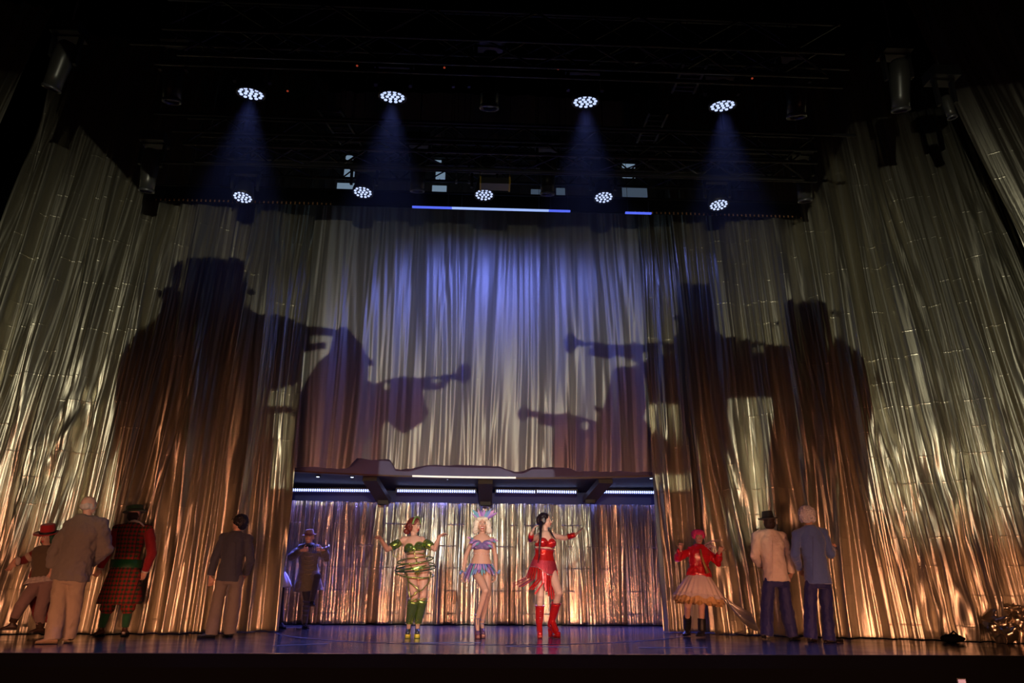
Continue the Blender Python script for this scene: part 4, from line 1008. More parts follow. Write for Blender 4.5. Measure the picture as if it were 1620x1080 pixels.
# ---- heeled shoes and boots shared by the dancers
def platform_shoe(p, side, upper, solem, plat=.045, heel=.13, shaft=None, strap=None, name='platform_shoe', openfoot=True):
    """sole plate on a platform, toe cap, block heel; shaft = (material, height) makes it a boot"""
    a, t = p.J['an'+side], p.J['to'+side]; d = Vector((t.x-a.x, t.y-a.y, 0)); d = d.normalized() if d.length > .02 else Vector((0, -1, 0))
    x = Vector((-d.y, d.x, 0)); z = Vector((0, 0, 1)); g = .004
    toe = Vector((t.x, t.y, g)); hl = toe-d*.20
    sh = empty(name, (toe.x, toe.y, 0)); sh.parent = p.root; sh.location = Vector((toe.x, toe.y, 0))-p.root.location
    mb = MB(); mb.loft([[toe+d*q-x*w, toe+d*q+x*w, toe+d*q+x*w+z*plat, toe+d*q-x*w+z*plat] for q, w in ((.045, .02), (.03, .034), (-.03, .042), (-.085, .034))]); mb.build('platform', solem, sh, False)
    mb = MB(); mb.loft([[hl-x*w-d*w, hl+x*w-d*w, hl+x*w+d*w, hl-x*w+d*w] if q == 0 else [hl+z*q-x*w-d*w, hl+z*q+x*w-d*w, hl+z*q+x*w+d*w, hl+z*q-x*w+d*w] for q, w in ((0, .022), (heel*.5, .023), (heel, .03))]); mb.build('block_heel', solem, sh, False)
    mb = MB(); f = toe+z*(plat+.02); h = hl+z*(heel+.035)
    k_ = .008 if shaft else 0; mb.capsule(h, f.lerp(h, .45), .036+k_, .038+k_); mb.capsule(f.lerp(h, .45), f+d*.01, .038+k_, .034+k_) 
    if shaft:
        top = a.lerp(p.J['kn'+side], shaft); mb.capsule(h, a, .04, .046); mb.capsule(a, f.lerp(a, .25), .046, .046); mb.capsule(a, f.lerp(h, .3), .046, .044); mb.tube([h+z*.02, a, a.lerp(p.J['kn'+side], shaft*.5), top], [.044, .05, .062, .068], 16)
    o = fuse('upper', mb, upper, sh, .007, 2, .004 if shaft else 0, .03)
    if strap:
        for q in (.0, .05): m = MB(); m.tube([a+z*q+x*.045*math.cos(k)+d*.045*math.sin(k) for k in [2*math.pi*i/14 for i in range(15)]], .007, 6); m.build('ankle_strap', strap, sh)
        m = MB(); m.tube([a+d*.045, f.lerp(a, .4)+d*.02, f+z*.03], .007, 6); m.build('instep_strap', strap, sh)
    return sh
def high_foot(p, mb):
    for q in 'LR':
        a, t = p.J['an'+q], p.J['to'+q]; tt = Vector((t.x, t.y, .075)); mb.capsule(a, a.lerp(tt, .5), .033, .030); mb.capsule(a.lerp(tt, .5), tt, .030, .022)
def dancer_body(p, tips, curl, nrm=(None, None)):
    mb = p.body; p.torso(mb)
    for i, q in enumerate('LR'): p.arm(mb, q); p.leg(mb, q); p.hand(mb, q, tips[i], curl[i], .3, nrm[i])
    high_foot(p, mb)
    c, r, f = p.fr_at(.66); f = p.face_out(f)
    for q in (-1, 1): mb.ellipsoid(c+r*q*.066+f*.072, r*.060, f*.060, p.up*.058, 14, 8)
    c, r, f = p.fr_at(-.04); f = p.face_out(f)
    for q in (-1, 1): mb.ellipsoid(c+r*q*.07-f*.06, r*.085, f*.075, p.up*.085, 14, 8)
    return p.finish()
def bra(p, mt, name='bra_top', g=.012, peak=.02):
    c, r, f = p.fr_at(.66); f = p.face_out(f); mb = MB()
    for q in (-1, 1):
        mb.ellipsoid(c+r*q*.070+f*.078-p.up*.006, r*(.066+g), f*(.064+g), p.up*(.060+g), 16, 9); mb.capsule(c+r*q*.07+f*.12, c+r*q*.074+f*(.138+peak), .03, .012)
    mb.loft([p.ring(t, w, w2) for t, w, w2 in ((.52, .145*p.b, .115*p.b), (.62, .156*p.b, .122*p.b))])
    return fuse(name, mb, mt, p.root, .008, 3)
GMET = mat('green_metal_foil', (.34, .50, .13), .2, .85, bump=.5, bscale=45, var=.35)
GTRIM = mat('gold_green_trim', (.55, .52, .16), .3, .8)
DKT = mat('dark_green_tube', (.02, .05, .03), .3, .3)
# ---- green dancer
p = Person('red-haired dancer in a green metallic costume with hoops round her hips', 11.1, (653, 1009),
  dict(hd=(656, 831.5), nk=(654, 847.5), shL=(638, 852), shR=(668, 852), elL=(613, 869, -.10), elR=(688, 868, -.10), wrL=(603, 853, -.16), wrR=(695, 848, -.18), pel=(660, 899), hpL=(650, 903), hpR=(670, 903),
       knL=(656, 942, -.22), knR=(669, 941, -.12), anL=(647, 986, -.06), anR=(661, 986, -.02), toL=(645, 1004, -.20), toR=(660, 1005, -.16)), face=58, fpitch=-6, fem=True, build=1.08, sk=SK)
dancer_body(p, ((597, 846, -.24), (707, 842, -.22)), (.9, .55), ((0, -.3, -1), (0, -.2, -1)))
p.face(.3, LIPR)
HR = mat('auburn_hair', (.16, .028, .02), .35, bump=.3, bscale=80)
p.hair(HR, [(0, -.025, .045, .086, .098, .082), (-.07, -.02, -.02, .04, .07, .07), (.07, -.04, -.02, .04, .06, .07), (0, -.09, -.03, .09, .06, .08), (-.06, -.09, -.09, .06, .05, .045), (.05, -.09, -.09, .06, .05, .045), (-.075, .03, .0, .02, .03, .05)], .026, ds=.035)
m = MB(); c, r, f, u = p.J['hd'], p.fr, p.ff, p.fu
m.tube([c+f*.03+u*.022+r*.090*math.cos(k)+u*.112*math.sin(k)-f*.0 for k in [math.pi*i/14 for i in range(15)]], .016, 8); m.build('headband', mat('green_glitter', (.35, .55, .16), .3, .6, bump=.8, bscale=150), p.root)
bra(p, GMET)
mb = MB(); mb.loft([p.ring(t, w*p.b+.006, w2*p.b+.006) for t, w, w2 in ((-.17, .05, .09), (-.10, .10, .12), (.0, .15, .125), (.06, .168, .122))]); fuse('briefs', mb, GMET, p.root, .009, 3)
for q in 'LR':
    a, e = p.J['sh'+q], p.J['el'+q]; m = MB(); m.tube([a.lerp(e, .25), a.lerp(e, .5), a.lerp(e, .8)], [.056, .066, .055], 14); m.build('arm_puff', GMET, p.root)
    m = MB(); b0 = a.lerp(e, .6); sx = -1 if q == 'L' else 1
    m.tube([b0+Vector((sx*.02, -.05, -.04)), b0+Vector((sx*.0, -.06, -.14)), b0+Vector((sx*-.05, -.05, -.17)), b0+Vector((sx*-.08, -.04, -.10))], .006, 6); m.build('arm_loop', GTRIM, p.root)
def hoop(px, py, rx, ry, mt, tilt=0, rr=.012, a0=0, a1=360):
    c = P(px, py, p.d); m = MB(); pts = []
    for i in range(37):
        k = R_(a0+(a1-a0)*i/36); pts.append(c+Vector((rx*math.cos(k), -ry*math.sin(k), tilt*math.cos(k)-.05*math.sin(k))))
    m.tube(pts, rr, 7); m.build('hoop', mt, p.root)
hoop(657, 886, .26, .20, GMET, .03, .010); hoop(657, 895, .28, .21, GMET, .02, .010); hoop(657, 899, .30, .22, DKT, .02, .008); hoop(656, 908, .28, .21, GMET, -.02, .010)
for a in ((654, 868, -.19), (657, 880, -.16), (660, 893, -.15)), ((640, 884, -.1), (657, 882, -.16), (674, 880, -.1)), ((644, 876, -.1), (657, 874, -.17), (672, 876, -.1)), ((648, 893, -.12), (656, 902, -.16), (661, 911, -.14)), ((674, 893, -.12), (667, 902, -.16), (661, 911, -.14)): p.line('body_strap', a, GTRIM, .008)
for a in ((642, 905, -.14), (647, 920, -.2), (660, 930, -.30), (664, 936, -.27)), ((682, 905, -.1), (678, 922, -.18), (668, 933, -.24), (655, 938, -.31)), ((645, 915, -.16), (646, 935, -.24), (650, 948, -.28)), ((664, 933, -.28), (655, 941, -.31), (648, 944, -.27)): p.line('leg_ribbon', a, GTRIM, .010)
for q in 'LR':
    k, a = p.J['kn'+q], p.J['an'+q]; mb = MB(); mb.tube([k.lerp(a, .16), k.lerp(a, .22), k.lerp(a, .6), k.lerp(a, .98)], [.074, .082, .07, .054], 18); fuse('legging', mb, GMET, p.root, .009, 2, .008, .05)
    m = MB(); m.tube([k.lerp(a, .15)+Vector((.076*math.cos(t), .076*math.sin(t), .012*math.sin(4*t))) for t in [2*math.pi*i/24 for i in range(25)]], .010, 6); m.build('legging_cuff', GTRIM, p.root)
    m = MB(); m.tube([k.lerp(a, .25)+Vector((0, -.075, 0)), k.lerp(a, .9)+Vector((0, -.056, 0))], .006, 6); m.build('legging_seam', GTRIM, p.root)
    platform_shoe(p, q, mat('gunmetal_leather', (.10, .12, .14), .2, .6), mat('yellow_sole', (.72, .62, .03), .4), .05, .13, None, mat('gold_strap', (.6, .5, .1), .35, .5))

# ---- blonde dancer
p = Person('blonde dancer in a lilac feathered bikini with feather headdress', 11.1, (757, 1009),
  dict(hd=(763, 830), nk=(763, 844), shL=(747, 853), shR=(779, 853), elL=(737, 879, .02), elR=(784, 880, .02), wrL=(733, 905, -.06), wrR=(785, 905, -.02), pel=(761, 896), hpL=(752, 900), hpR=(770, 900),
       knL=(768, 934, -.26), knR=(771, 941, -.04), anL=(755, 978, -.12), anR=(762, 986, .06), toL=(756, 998, -.24), toR=(764, 1004, -.10)), face=2, fpitch=4, fem=True, build=.96, sk=SK)
dancer_body(p, ((731, 926, -.10), (782, 924, -.04)), (.35, .35), ((1, -.5, 0), (-1, -.5, 0)))
p.face(1.0, LIPR)
BL = mat('platinum_hair', (.82, .72, .58), .35, bump=.3, bscale=90)
p.hair(BL, [(0, -.03, .052, .100, .098, .08), (-.095, -.01, -.01, .045, .07, .09), (.095, -.01, -.01, .045, .07, .09), (-.105, .01, -.085, .05, .06, .055), (.105, .01, -.085, .05, .06, .055), (0, -.08, -.04, .085, .05, .10), (-.045, .055, .085, .045, .03, .025), (.05, .05, .08, .04, .03, .03)], .016, ds=.03)
FE = [mat('feather_'+n, c, .8, bump=.4, bscale=120) for n, c in (('lilac', (.42, .26, .62)), ('blue', (.20, .30, .65)), ('violet', (.30, .14, .48)), ('teal', (.16, .42, .52)), ('pink', (.60, .32, .60)))]
def feather(p, base, tip, w, mt, nrm=Vector((0, -1, 0)), bend=.0, name='feather'):
    base, tip = Vector(base), Vector(tip); d = tip-base; x = d.cross(nrm).normalized(); y = x.cross(d).normalized(); m = MB(); rings = []
    for q, ww in ((0, .12), (.2, .6), (.45, 1.0), (.7, .85), (.88, .5), (1.0, .06)):
        c = base+d*q+y*bend*q*q; rings.append([c-x*w*ww, c+y*.004, c+x*w*ww, c-y*.004])
    m.loft(rings); return m.build(name, mt, p.root, False)
rs = random.Random(5); c, u, r, f = p.J['hd'], p.fu, p.fr, p.ff
for i, (bx, tx, ty) in enumerate(((759, 746, 812), (759, 748, 807), (760, 752, 810), (761, 756, 805), (762, 761, 809), (764, 766, 808), (765, 771, 807), (766, 777, 805), (767, 781, 808), (767, 783, 814), (767, 786, 811), (764, 774, 812))):
    feather(p, P(bx, 822, 11.12), P(tx, ty, 11.14+.02*(i % 3)), .013+.009*(i*7 % 3), FE[i*3 % 5], bend=.05, name='headdress_feather')
bra(p, mat('lilac_sequin', (.30, .22, .52), .35, .4, bump=.8, bscale=160, var=.4), peak=.0)
for i in range(26):
    sx = -1 if i < 13 else 1; q = i % 13; s_ = p.J['shL' if sx < 0 else 'shR']; c2 = s_.lerp(p.fr_at(.66)[0]+Vector((sx*.02, -.12, 0)), q/14)
    feather(p, c2+Vector((0, -.04, .02)), c2+Vector((sx*(.05+.05*rs.random()), -.09-.03*rs.random(), -.05+.10*rs.random()-(.05 if q > 6 else 0))), .016, FE[(i*3+q) % 5], name='bra_feather')
mb = MB(); mb.loft([p.ring(t, w*p.b+.008, w2*p.b+.008) for t, w, w2 in ((-.17, .05, .09), (-.10, .10, .12), (.0, .155, .125), (.08, .168, .122))]); fuse('briefs', mb, mat('blue_sequin', (.10, .14, .42), .35, .4, bump=.8, bscale=160, var=.4), p.root, .009, 3)
for i in range(64):
    k = 2*math.pi*i/64+.05*rs.random(); c2, r2, f2 = p.fr_at(.09-.10*(i % 2)); dirv = r2*math.cos(k)+f2*math.sin(k); b0 = c2+r2*.168*math.cos(k)+f2*.125*math.sin(k)
    left = 1.5 if math.cos(k)*r2.x < -.5 else 1.0
    feather(p, b0, b0+dirv*(.05+.04*rs.random())*left+Vector((0, 0, -(.10+.07*rs.random())*(left if left > 1 else .8))), .017, FE[(i*2+i//5) % 5], nrm=dirv, name='skirt_feather')
for q in 'LR':
    w = p.J['wr'+q]
    for i in range(14):
        k = 2*math.pi*i/14; feather(p, w+Vector((.024*math.cos(k), .024*math.sin(k), .0)), w+Vector((.062*math.cos(k), .062*math.sin(k), .035*rs.uniform(-1, 1))), .014, FE[(1, 3, 1, 0)[i % 4]], name='wrist_feather')
m = MB()
for i in range(9): m.ellipsoid(p.ring(.40, .130, .106, n=18)[9+i] if False else p.fr_at(.40)[0]+p.fr_at(.40)[1]*.12*math.cos(math.pi*i/8)+Vector((0, -.108*math.sin(math.pi*i/8), -.012*math.sin(math.pi*i/8))), Vector((.006, 0, 0)), Vector((0, .006, 0)), Vector((0, 0, .006)), 6, 4)
o = m.build('belly_beads', mat('clear_bead', (.8, .75, .85), .1), p.root); o['kind'] = 'stuff'
for q in 'LR': platform_shoe(p, q, mat('violet_metal_leather', (.20, .10, .20), .2, .5), mat('wine_sole', (.14, .03, .04), .25), .045, .14, None, mat('pewter_strap', (.3, .25, .32), .3, .6))

# ---- red dancer
p = Person('dark-haired dancer in a red corset, red fringe skirt and red boots', 11.12, (866, 1008),
  dict(hd=(863, 823.5), nk=(863, 840), shL=(849, 848, -.06), shR=(874, 845, .04), elL=(839, 854, -.22), elR=(893, 851, -.04), wrL=(841, 843, -.40), wrR=(911, 845, -.12), pel=(860, 893), hpL=(852, 898, -.03), hpR=(870, 898, .03),
       knL=(855, 941, -.10), knR=(884, 937, -.20), anL=(853, 985, -.02), anR=(873, 981, .02), toL=(854, 1004, -.16), toR=(882, 1001, -.12)), face=78, fpitch=3, fem=True, build=1.04, sk=SK3)
p.fwd = Vector((.55, -.83, 0))
dancer_body(p, ((847, 829, -.44), (929, 830, -.16)), (.5, .12), ((1, 0, 0), (-.3, -.3, 1)))
p.face(.1, LIPR)
BH = mat('black_long_hair', (.016, .008, .012), .3, bump=.3, bscale=90)
p.hair(BH, [(0, -.028, .045, .086, .098, .082), (0, -.09, .01, .07, .06, .075), (-.075, -.03, .0, .02, .05, .06), (.075, -.03, .0, .02, .05, .06)], .008)
m = MB(); pts = [P(857, 826, 11.06), P(855, 836, 10.98), P(855, 850, 10.93), P(853.5, 866, 10.90), P(853, 880, 10.90), P(851, 890, 10.92)]; m.tube(pts, [.03, .024, .018, .013, .010, .004], 10); m.build('ponytail', BH, p.root)
m = MB(); m.tube([P(869, 838, 11.05), P(874, 846, 10.98), P(879, 853, 10.96)], [.016, .014, .006], 8); m.build('hair_lock', BH, p.root)
RM = mat('red_patent', (.62, .02, .02), .18, .35, bump=.25, bscale=30, var=.25); RM2 = mat('red_sequin', (.58, .05, .08), .3, .6, bump=.9, bscale=110, var=.5)
bra(p, RM, peak=.03)
mb = MB(); mb.loft([p.ring(t, w*p.b+.010, w2*p.b+.012, n=32) for t, w, w2 in ((-.03, .182, .132), (.08, .168, .122), (.30, .126, .098), (.44, .134, .106))]); fuse('corset', mb, RM, p.root, .009, 3)
m = MB(); m.loft([p.ring(t, w, w2, n=32) for t, w, w2 in ((.42, .152, .122), (.465, .156, .126), (.465, .14, .11))], cap=False); m.build('corset_trim', RM2, p.root)
m = MB(); rings = []
for t, g in ((.12, .0), (-.06, .028), (-.09, .03)):
    cc = p.ring(t, .182+g, .138+g, n=36); fo = p.fwd; rings.append([q-p.up*(.10 if t < .1 else 0)*max(0, (q-p.fr_at(t)[0]).normalized().dot(fo))**3 for q in cc])
m.loft(rings, cap=False); m.build('hip_yoke', RM2, p.root)
m = MB(); m.tube(rings[-1]+[rings[-1][0]], .007, 6); m.build('beaded_edge', mat('silver_bead', (.7, .6, .6), .2, .9, bump=.6, bscale=150), p.root)
for i in range(36):
    k = 2*math.pi*i/36; e = rings[-1][i]; out = (e-p.fr_at(-.09)[0]); out.z = 0; out = out.normalized(); L = .26+.10*rs.random(); fl = .5 if out.x < -.5 else .12
    sw_ = Vector((-.12 if out.x < 0 else .0, 0, 0)); m = MB(); x = Vector((-out.y, out.x, 0))
    pts = [e+out*.0, e+out*fl*L*.4-Vector((0, 0, L*.5)), e+out*fl*L+sw_-Vector((0, 0, L*(1-.35*fl)))]
    m.loft([[q-x*.014, q+x*.014, q+x*.014+out*.004, q-x*.014+out*.004] for q in pts]); m.build('skirt_strip', RM, p.root, False)
for q, (t0, t1) in (('L', (.15, .85)), ('R', (.35, .95))):
    e, w = p.J['el'+q], p.J['wr'+q]; m = MB(); m.tube([e.lerp(w, t0), e.lerp(w, t1)], [.046, .037], 16); m.build('gauntlet', RM, p.root)
for q in 'LR':
    sh = platform_shoe(p, q, RM, mat('red_sole', (.45, .015, .015), .2), .04, .12, .62, None, 'platform_boot')
    k, a = p.J['kn'+q], p.J['an'+q]; m = MB()
    m.tube([a.lerp(k, .60)+Vector((.07*math.cos(t), .07*math.sin(t), 0)) for t in [2*math.pi*i/20 for i in range(21)]], .007, 6); m.build('boot_cuff', RM2, sh)
    m = MB()
    for i in range(6): b0 = a.lerp(k, .02+.08*i)+Vector((.012, -.058-.002*i, 0)); m.tube([b0-Vector((.018, 0, -.006)), b0+Vector((.018, 0, .006))], .004, 6)
    o = m.build('boot_lacing', MATS['silver_bead'], sh); o['kind'] = 'stuff'

# ---- girl in tutu
p = Person('dancer with pink hair in a shiny red jacket and white tutu', 11.4, (1098, 1006),
  dict(hd=(1105, 850), nk=(1106, 862), shL=(1092, 869), shR=(1120, 870), elL=(1072, 883, -.06), elR=(1136, 890, -.06), wrL=(1077, 869, -.20), wrR=(1138, 874, -.20), pel=(1106, 911), hpL=(1097, 915), hpR=(1115, 915),
       knL=(1088, 958, -.12), knR=(1110, 961, -.08), anL=(1087, 991, .16), anR=(1110, 994, -.06), toL=(1084, 1002, .08), toR=(1104, 1003, -.20)), face=-6, fpitch=4, fem=True, build=.95, sk=SK)
p.full_body(((1077, 857, -.24), (1141, 864, -.24)), curl=(1.3, 1.1), bust=False, nrm=((0, -1, 0), (0, -1, 0)))
p.face(.9, LIPR)
p.hair(mat('hot_pink_wool', (.75, .05, .22), .95, bump=.8, bscale=60), [(0, -.015, .062, .105, .108, .068), (-.07, .0, .03, .035, .06, .05), (.07, .0, .03, .035, .06, .05)], .014, 'pink_wool_cap', .02)
RJ = mat('red_vinyl', (.60, .012, .022), .22, 0, bump=.15, bscale=25, coat=.6)
p.jacket(RJ, .0, .024, .018, 1.06, 'red_jacket', disp=.03, ds=.09)
m = MB(); m.loft([p.ring(t, w, w*.95) for t, w in ((.90, .115), (1.0, .085), (1.03, .08), (1.0, .07))], cap=False); m.build('collar', RJ, p.root)
m = MB(); m.tube([P(1108, 868, 11.24), P(1110, 880, 11.23), P(1115, 894, 11.22), P(1120, 906, 11.23)], [.012, .018, .02, .03], 8); m.build('jacket_opening', mat('gold_bodice', (.45, .26, .08), .35, .5, bump=.7, bscale=90), p.root)
def tutu(p, t0, w0, t1, w1, mt, name, n=120, rf=.06, fr=22):
    m = MB(); rings = []
    for q, gg in ((0, 0), (.5, .4), (1, 1), (1, 1), (.5, .4), (0, 0)):
        i_ = len(rings); t = t0+(t1-t0)*q; w = (w0+(w1-w0)*(q**.8))-(.008 if i_ > 2 else 0); c2, r2, f2 = p.fr_at(t)
        rings.append([c2+(r2*math.cos(k)+f2*.85*math.sin(k))*w*(1+rf*gg*math.sin(fr*k+.6*math.sin(3*k)))+Vector((0, 0, .018*gg*math.sin(fr*.5*k))) for k in [2*math.pi*i/n for i in range(n)]])
    m.loft(rings, cap=False); return m.build(name, mt, p.root)
tutu(p, .06, .15, -.62, .36, mat('white_tulle', (.80, .66, .60), .9, bump=.5, bscale=70), 'tutu_layer')
tutu(p, .02, .15, -.80, .365, mat('cream_gold_tulle', (.72, .45, .20), .85, bump=.5, bscale=70), 'tutu_layer', rf=.08, fr=30)
tutu(p, .0, .15, -.88, .33, mat('gold_tulle', (.6, .34, .12), .85, bump=.5, bscale=70), 'tutu_layer', rf=.09, fr=26)
tutu(p, -.56, .352, -.66, .372, mat('lace_edge', (.75, .62, .58), .9, bump=.9, bscale=120), 'lace_edge', rf=.07, fr=22)
mb = MB(); rs2 = random.Random(9)
for i in range(10):
    y0 = 860+i*.6; e = (1120+22*rs2.random(), 852+20*rs2.random()+i); m = MB(); m.tube([P(1110, y0, 11.42), P(1114+3*rs2.random(), y0+1, 11.36), P((1112+e[0])/2, (y0+e[1])/2-2, 11.3), P(*e, 11.25)], [.008, .008, .007, .003], 6); m.build('hair_strand', mat('lilac_hair', (.45, .32, .42), .5), p.root)
m = MB(); k, h = p.J['knR'], p.J['hpR']; w = k.lerp(h, .25); m.tube([w+Vector((.072*math.cos(t), .072*math.sin(t), 0)) for t in [2*math.pi*i/20 for i in range(21)]], .008, 6); m.build('garter', BLACK, p.root)
for q in 'LR':
    k, a = p.J['kn'+q], p.J['an'+q]; mb = MB(); mb.tube([k.lerp(a, .52), k.lerp(a, .7), a-Vector((0, 0, .03))], [.062, .06, .056], 16); fuse('boot_shaft', mb, mat('black_boot', (.012, .011, .012), .45), p.root, .009, 2, .01, .05); p.shoe(q, MATS['black_boot'], None, .048)

# ---- man in white jacket
p = Person('man in a white dinner jacket and black hat seen from behind', 10.85, (1228, 1010),
  dict(hd=(1216, 825.5), nk=(1217, 837), shL=(1195, 847), shR=(1239, 848), elL=(1194, 879, .03), elR=(1250, 881, .02), wrL=(1201, 894, .24), wrR=(1252, 908, .05), pel=(1228, 915), hpL=(1217, 919), hpR=(1239, 919),
       knL=(1213, 961), knR=(1244, 961), anL=(1213, 1002, -.02), anR=(1253, 1003, .0), toL=(1209, 1005, .16), toR=(1262, 1006, .16)), face=175, build=1.06)
p.full_body(((1205, 895, .32), (1248, 913, .12)), curl=(.9, 1.0))
p.hair(MATS['dark_brown_hair'], [(0, -.035, -.03, .085, .085, .085), (0, -.03, .035, .086, .098, .06)], .005)
WJ = cloth('white_jacket', (.80, .68, .58), .7)
p.jacket(WJ, -.05, .018, .010, 1.0, 'white_jacket', disp=.026)
m = MB(); m.loft([p.ring(t, w, w*.9) for t, w in ((.93, .10), (.985, .084), (1.01, .076), (.985, .068))], cap=False); m.build('collar', WJ, p.root)
lines_seam(p, 1222, 854, 914, -.178, mat('pale_seam', (.45, .38, .33), .9))
p.trousers(cloth('navy_trousers', (.010, .014, .13), .6), (.088, .092, .09))
for q in 'LR': p.shoe(q, mat('black_leather', (.012, .012, .014), .3), None, .046)
p.hat(cloth('black_felt', (.012, .012, .014), .9), mat('black_band', (.01, .01, .01), .6), (.085, .10, .115), .15, (-3, 0), .045, .86)

# ---- man in blue velvet jacket
p = Person('silver-haired man in a blue velvet jacket seen from behind', 10.5, (1300, 1016),
  dict(hd=(1277, 815), nk=(1281, 831), shL=(1259, 844), shR=(1303, 841), elL=(1258, 877, 0), elR=(1314, 876, .06), wrL=(1265, 900, .22), wrR=(1316, 868, .30), pel=(1294, 916), hpL=(1283, 921), hpR=(1305, 921),
       knL=(1282, 964), knR=(1308, 965), anL=(1282, 1006, .0), anR=(1311, 1010, -.05), toL=(1288, 1010, .15), toR=(1332, 1016, -.05)), face=150, fpitch=4, build=1.04)
p.full_body(((1268, 906, .3), (1316, 864, .40)), curl=(.9, .9))
p.hair(mat('silver_curls', (.75, .73, .76), .7, bump=.9, bscale=45), [(0, -.02, .03, .120, .125, .115), (0, -.08, -.02, .105, .07, .085), (-.08, -.04, -.05, .035, .05, .05), (.08, -.04, -.05, .035, .05, .05)], .045, ds=.022)
BV = cloth('blue_velvet', (.10, .17, .48), .75, sheen=.6, bump=.2)
p.jacket(BV, -.08, .018, .011, 1.0, 'blue_jacket', disp=.024)
m = MB(); m.loft([p.ring(t, w, w*.9) for t, w in ((.93, .10), (.985, .082), (1.01, .075), (.985, .067))], cap=False); m.build('collar', BV, p.root)
lines_seam(p, 1286, 848, 918, -.178, mat('blue_seam', (.05, .07, .16), .9))
p.trousers(MATS['navy_trousers'], (.086, .088, .086))
for q in 'LR': p.shoe(q, MATS['black_leather'], mat('brown_sole', (.10, .05, .03), .6), .047)

# ---- crouching performer in red hat
p = Person('lunging performer in a red hat and white frills behind the grey-sweatered man', 10.95, (45, 1000),
  dict(hd=(75, 849), nk=(72, 862), shL=(60, 871, -.02), shR=(86, 869), elL=(38, 886, -.05), elR=(98, 892, .05), wrL=(22, 888, -.16), wrR=(96, 908, .0), pel=(68, 914), hpL=(62, 919), hpR=(76, 919),
       knL=(36, 953, -.18), knR=(64, 966, .05), anL=(21, 981, -.1), anR=(64, 990, .14), toL=(4, 993, -.14), toR=(56, 998, .10)), face=-14, fpitch=-10, fem=False, build=.92)
p.full_body(((15, 900, -.2), (92, 915, .0)), curl=(.5, .5))
p.face(.2, LIPR)
p.hair(mat('green_wig', (.01, .06, .035), .5), [(0, -.03, .02, .088, .095, .085), (-.08, -.02, -.05, .03, .05, .07), (.08, -.02, -.05, .03, .05, .07)], .015)
p.hat(cloth('red_felt', (.38, .012, .014), .85), mat('black_band', (.01, .01, .01), .6), (.095, .105, .13), .17, (-5, -6), .05, .9)
p.jacket(cloth('olive_vest', (.12, .09, .055), .85), .02, .022, .01, 1.0, 'vest', disp=.025, sleeves='')
DRC = cloth('dark_red_coat', (.16, .012, .012), .8)
for q in 'LR':
    a, e, w = p.J['sh'+q], p.J['el'+q], p.J['wr'+q]; mb = MB(); mb.tube([a, a.lerp(e, .5), e, e.lerp(w, .55)], [.062, .062, .058, .054], 14); mb.ellipsoid(a, Vector((.062, 0, 0)), Vector((0, .062, 0)), Vector((0, 0, .062))); so = fuse('sleeve', mb, DRC, p.root, .01, 3, .02, .08)
    m = MB(); m.tube([a.lerp(e, .45), a.lerp(e, .75)], .068, 14); m.build('sleeve_patch', cloth('cream_patch', (.5, .38, .3)), so)
    m = MB(); m.tube([e.lerp(w, .5), e.lerp(w, .62), e.lerp(w, .92)], [.05, .07, .05], 14); m.build('frilled_cuff', cloth('white_frill', (.55, .46, .42), bump=.8, bscale=90), p.root)
mb = MB(); mb.loft([[P(x, y, 11.06), P(x2, y, 11.06), P(x2, y, 11.16), P(x, y, 11.16)] for x, x2, y in ((62, 88, 868), (48, 86, 900), (42, 84, 930), (50, 82, 968), (56, 78, 984))]); fuse('coat_tail', mb, DRC, p.root, .012, 6, .05, .15)
m = MB()
for k_, (t0, w) in enumerate(((-.02, .20), (-.09, .22))):
    rings = [[p.fr_at(t0+dt)[0]+(p.fr_at(0)[1]*math.cos(k)+p.fr_at(0)[2]*.8*math.sin(k))*(w+ex)*(1+.06*math.sin(18*k)) for k in [2*math.pi*i/90 for i in range(90)]] for dt, ex in ((.06, -.03), (0, .0), (-.06, .015), (0, -.01))]
    m.loft(rings, cap=False)
o = m.build('white_frill', cloth('white_frill', (.55, .46, .42)), p.root); o['kind'] = 'stuff'
mb = MB(); p.torso(mb, .012, -.16, .05, 1, False)
for q in 'LR': p.flat_leg(mb, q, .1, .08, .064, end=p.J['kn'+q].lerp(p.J['an'+q], .8))
fuse('breeches', mb, cloth('mauve_breeches', (.25, .16, .15), .85), p.root, .01, 4, .025, .1)
BB = mat('brown_boot', (.05, .028, .02), .5)
for q in 'LR':
    k, a = p.J['kn'+q], p.J['an'+q]; mb = MB(); mb.tube([k.lerp(a, .6), k.lerp(a, .85), a-Vector((0, 0, .02))], [.066, .058, .05], 14); fuse('boot_shaft', mb, BB, p.root, .009, 2); p.shoe(q, BB, None, .047)

# ---- lifted corner of the right curtain, seen behind the tutu
m = MB(); pts = [(1140, 938, 11.62), (1150, 947, 11.60), (1168, 960, 11.58), (1190, 968, 11.60)]
SIL2 = mat('silver_lining', (.85, .80, .78), .3, .8, bump=.6, bscale=30)
edge = [P(*q) for q in pts]; low = [P(1150, 950, 11.56), P(1162, 968, 11.50), P(1178, 988, 11.50), P(1200, 1001, 11.56)]
rows = []
for a, b in zip(edge, low): rows.append([a.lerp(b, t)+Vector((0, .05*math.sin(7*t), 0)) for t in (0, .2, .4, .6, .8, 1)])
m.loft(rows, closed=False, cap=False); cf = m.build('curtain_flap', SIL2); sm = cf.modifiers.new('s', 'SUBSURF'); sm.levels = sm.render_levels = 2
tag(cf, 'lifted silvery corner of curtain cloth beside the tutu', 'curtain')
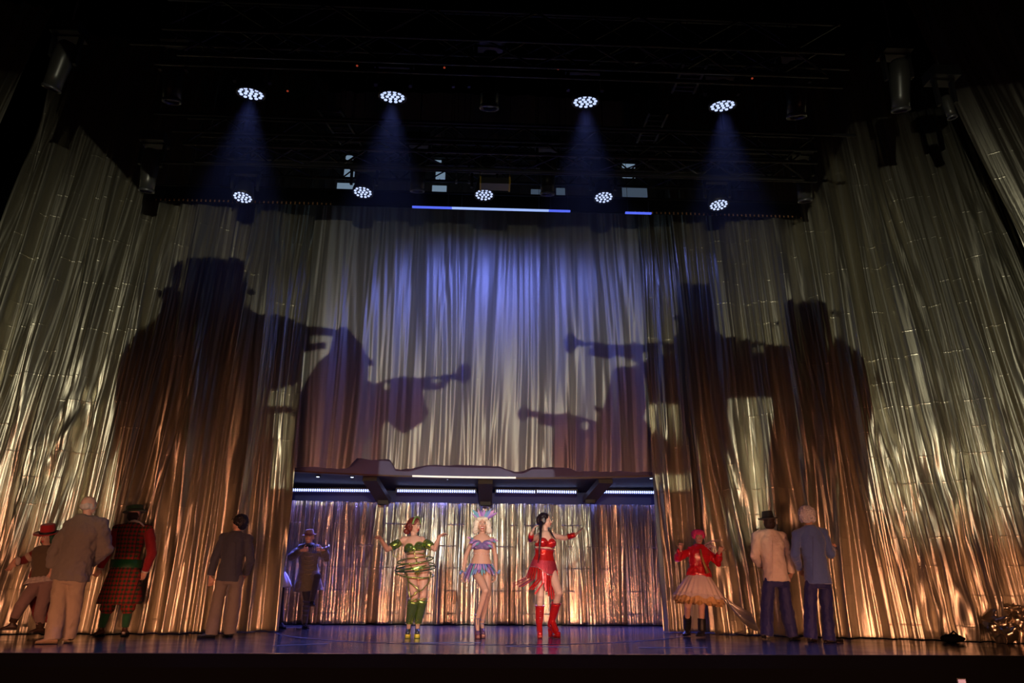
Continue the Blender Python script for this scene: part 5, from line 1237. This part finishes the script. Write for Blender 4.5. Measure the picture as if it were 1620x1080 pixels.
# crumpled cloth heap at the foot of the right curtain, with shade beside it put in as a black bag
rs3 = np.random.RandomState(4); c = G(1592, 1017); n1, n2 = 90, 50
vs, fs = [], []
for i in range(n1):
    for j in range(n2):
        a, b = i/(n1-1)*2-1, j/(n2-1); x = c.x+.25+a*.55; prof = math.sin(math.pi*min(1, b*1.0))**.7*.5*(1-a*a*.6)
        vs.append((x, c.y-.15+b*.6, max(.006, prof))); 
V_ = np.array(vs); nn = vnoise(V_[:, 0]/.11, V_[:, 1]/.16+V_[:, 2]/.09, 5)*.07+np.abs(vnoise(V_[:, 0]/.23+4, V_[:, 2]/.10, 8))*.12+vnoise(V_[:, 0]/.05, V_[:, 2]/.06, 9)*.025
V_[:, 1] -= nn*1.2; V_[:, 2] = np.maximum(.006, V_[:, 2]+nn*.6*(V_[:, 2] > .03))
for i in range(n1-1):
    for j in range(n2-1): q = i*n2+j; fs.append((q, q+n2, q+n2+1, q+1))
m = MB(); m.v = [tuple(v) for v in V_]; m.f = fs
tag(m.build('cloth_heap', mat('crumpled_gold', (.66, .56, .42), .24, .97), None), 'crumpled heap of gold cloth on the floor at the far right', 'cloth')
c = G(1512, 1017); mb = MB(); t = empty('shadow', c, 'black sandbag put in as a lump at the foot of the right curtain', 'shadow')  # dark lump modelled in place of the shadow at the curtain foot
mb.ellipsoid(c+Vector((0, .05, .055)), Vector((.17, 0, 0)), Vector((0, .12, 0)), Vector((0, 0, .055))); fuse('lump', mb, VELVET, t, .012, 3, .03, .1)
m = MB(); m.tube([c+Vector((-.06, .02, .10)), c+Vector((0, .0, .15)), c+Vector((.06, .02, .10))], .012, 8); m.build('lump_loop', VELVET, t)
# phone held up by a seated spectator below the view
ph = P(1521, 1079, 4.2); t = empty('smartphone', ph, 'small lit phone screen held up at the bottom right', 'phone')
m = MB(); m.box(ph-Vector((0, 0, .03)), .05, .009, .10); m.build('case', BLACK, t, False)
m = MB(); m.box(ph-Vector((0, .0055, .03)), .042, .002, .09); m.build('screen', mat('phone_screen', (.3, .3, .5), .3, emit=.13, ecol=(.42, .36, .7)), t, False)
# ------------------------------------------------------------------ stage haze under the lamp rows
hz = bpy.data.materials.new('stage_haze'); hz.use_nodes = True
nt = hz.node_tree; nt.nodes.remove(nt.nodes['Principled BSDF'])
vs_ = nt.nodes.new('ShaderNodeVolumeScatter'); vs_.inputs['Density'].default_value = .0028; vs_.inputs['Anisotropy'].default_value = .2
nt.links.new(vs_.outputs[0], nt.nodes['Material Output'].inputs['Volume'])
m = MB(); m.box((.3, 9.3, 5.4), 9.0, 5.6, 3.6)
tag(m.build('stage_haze', hz, None, False), 'thin blue-lit haze hanging below the lamp rows', 'haze', kind='stuff')
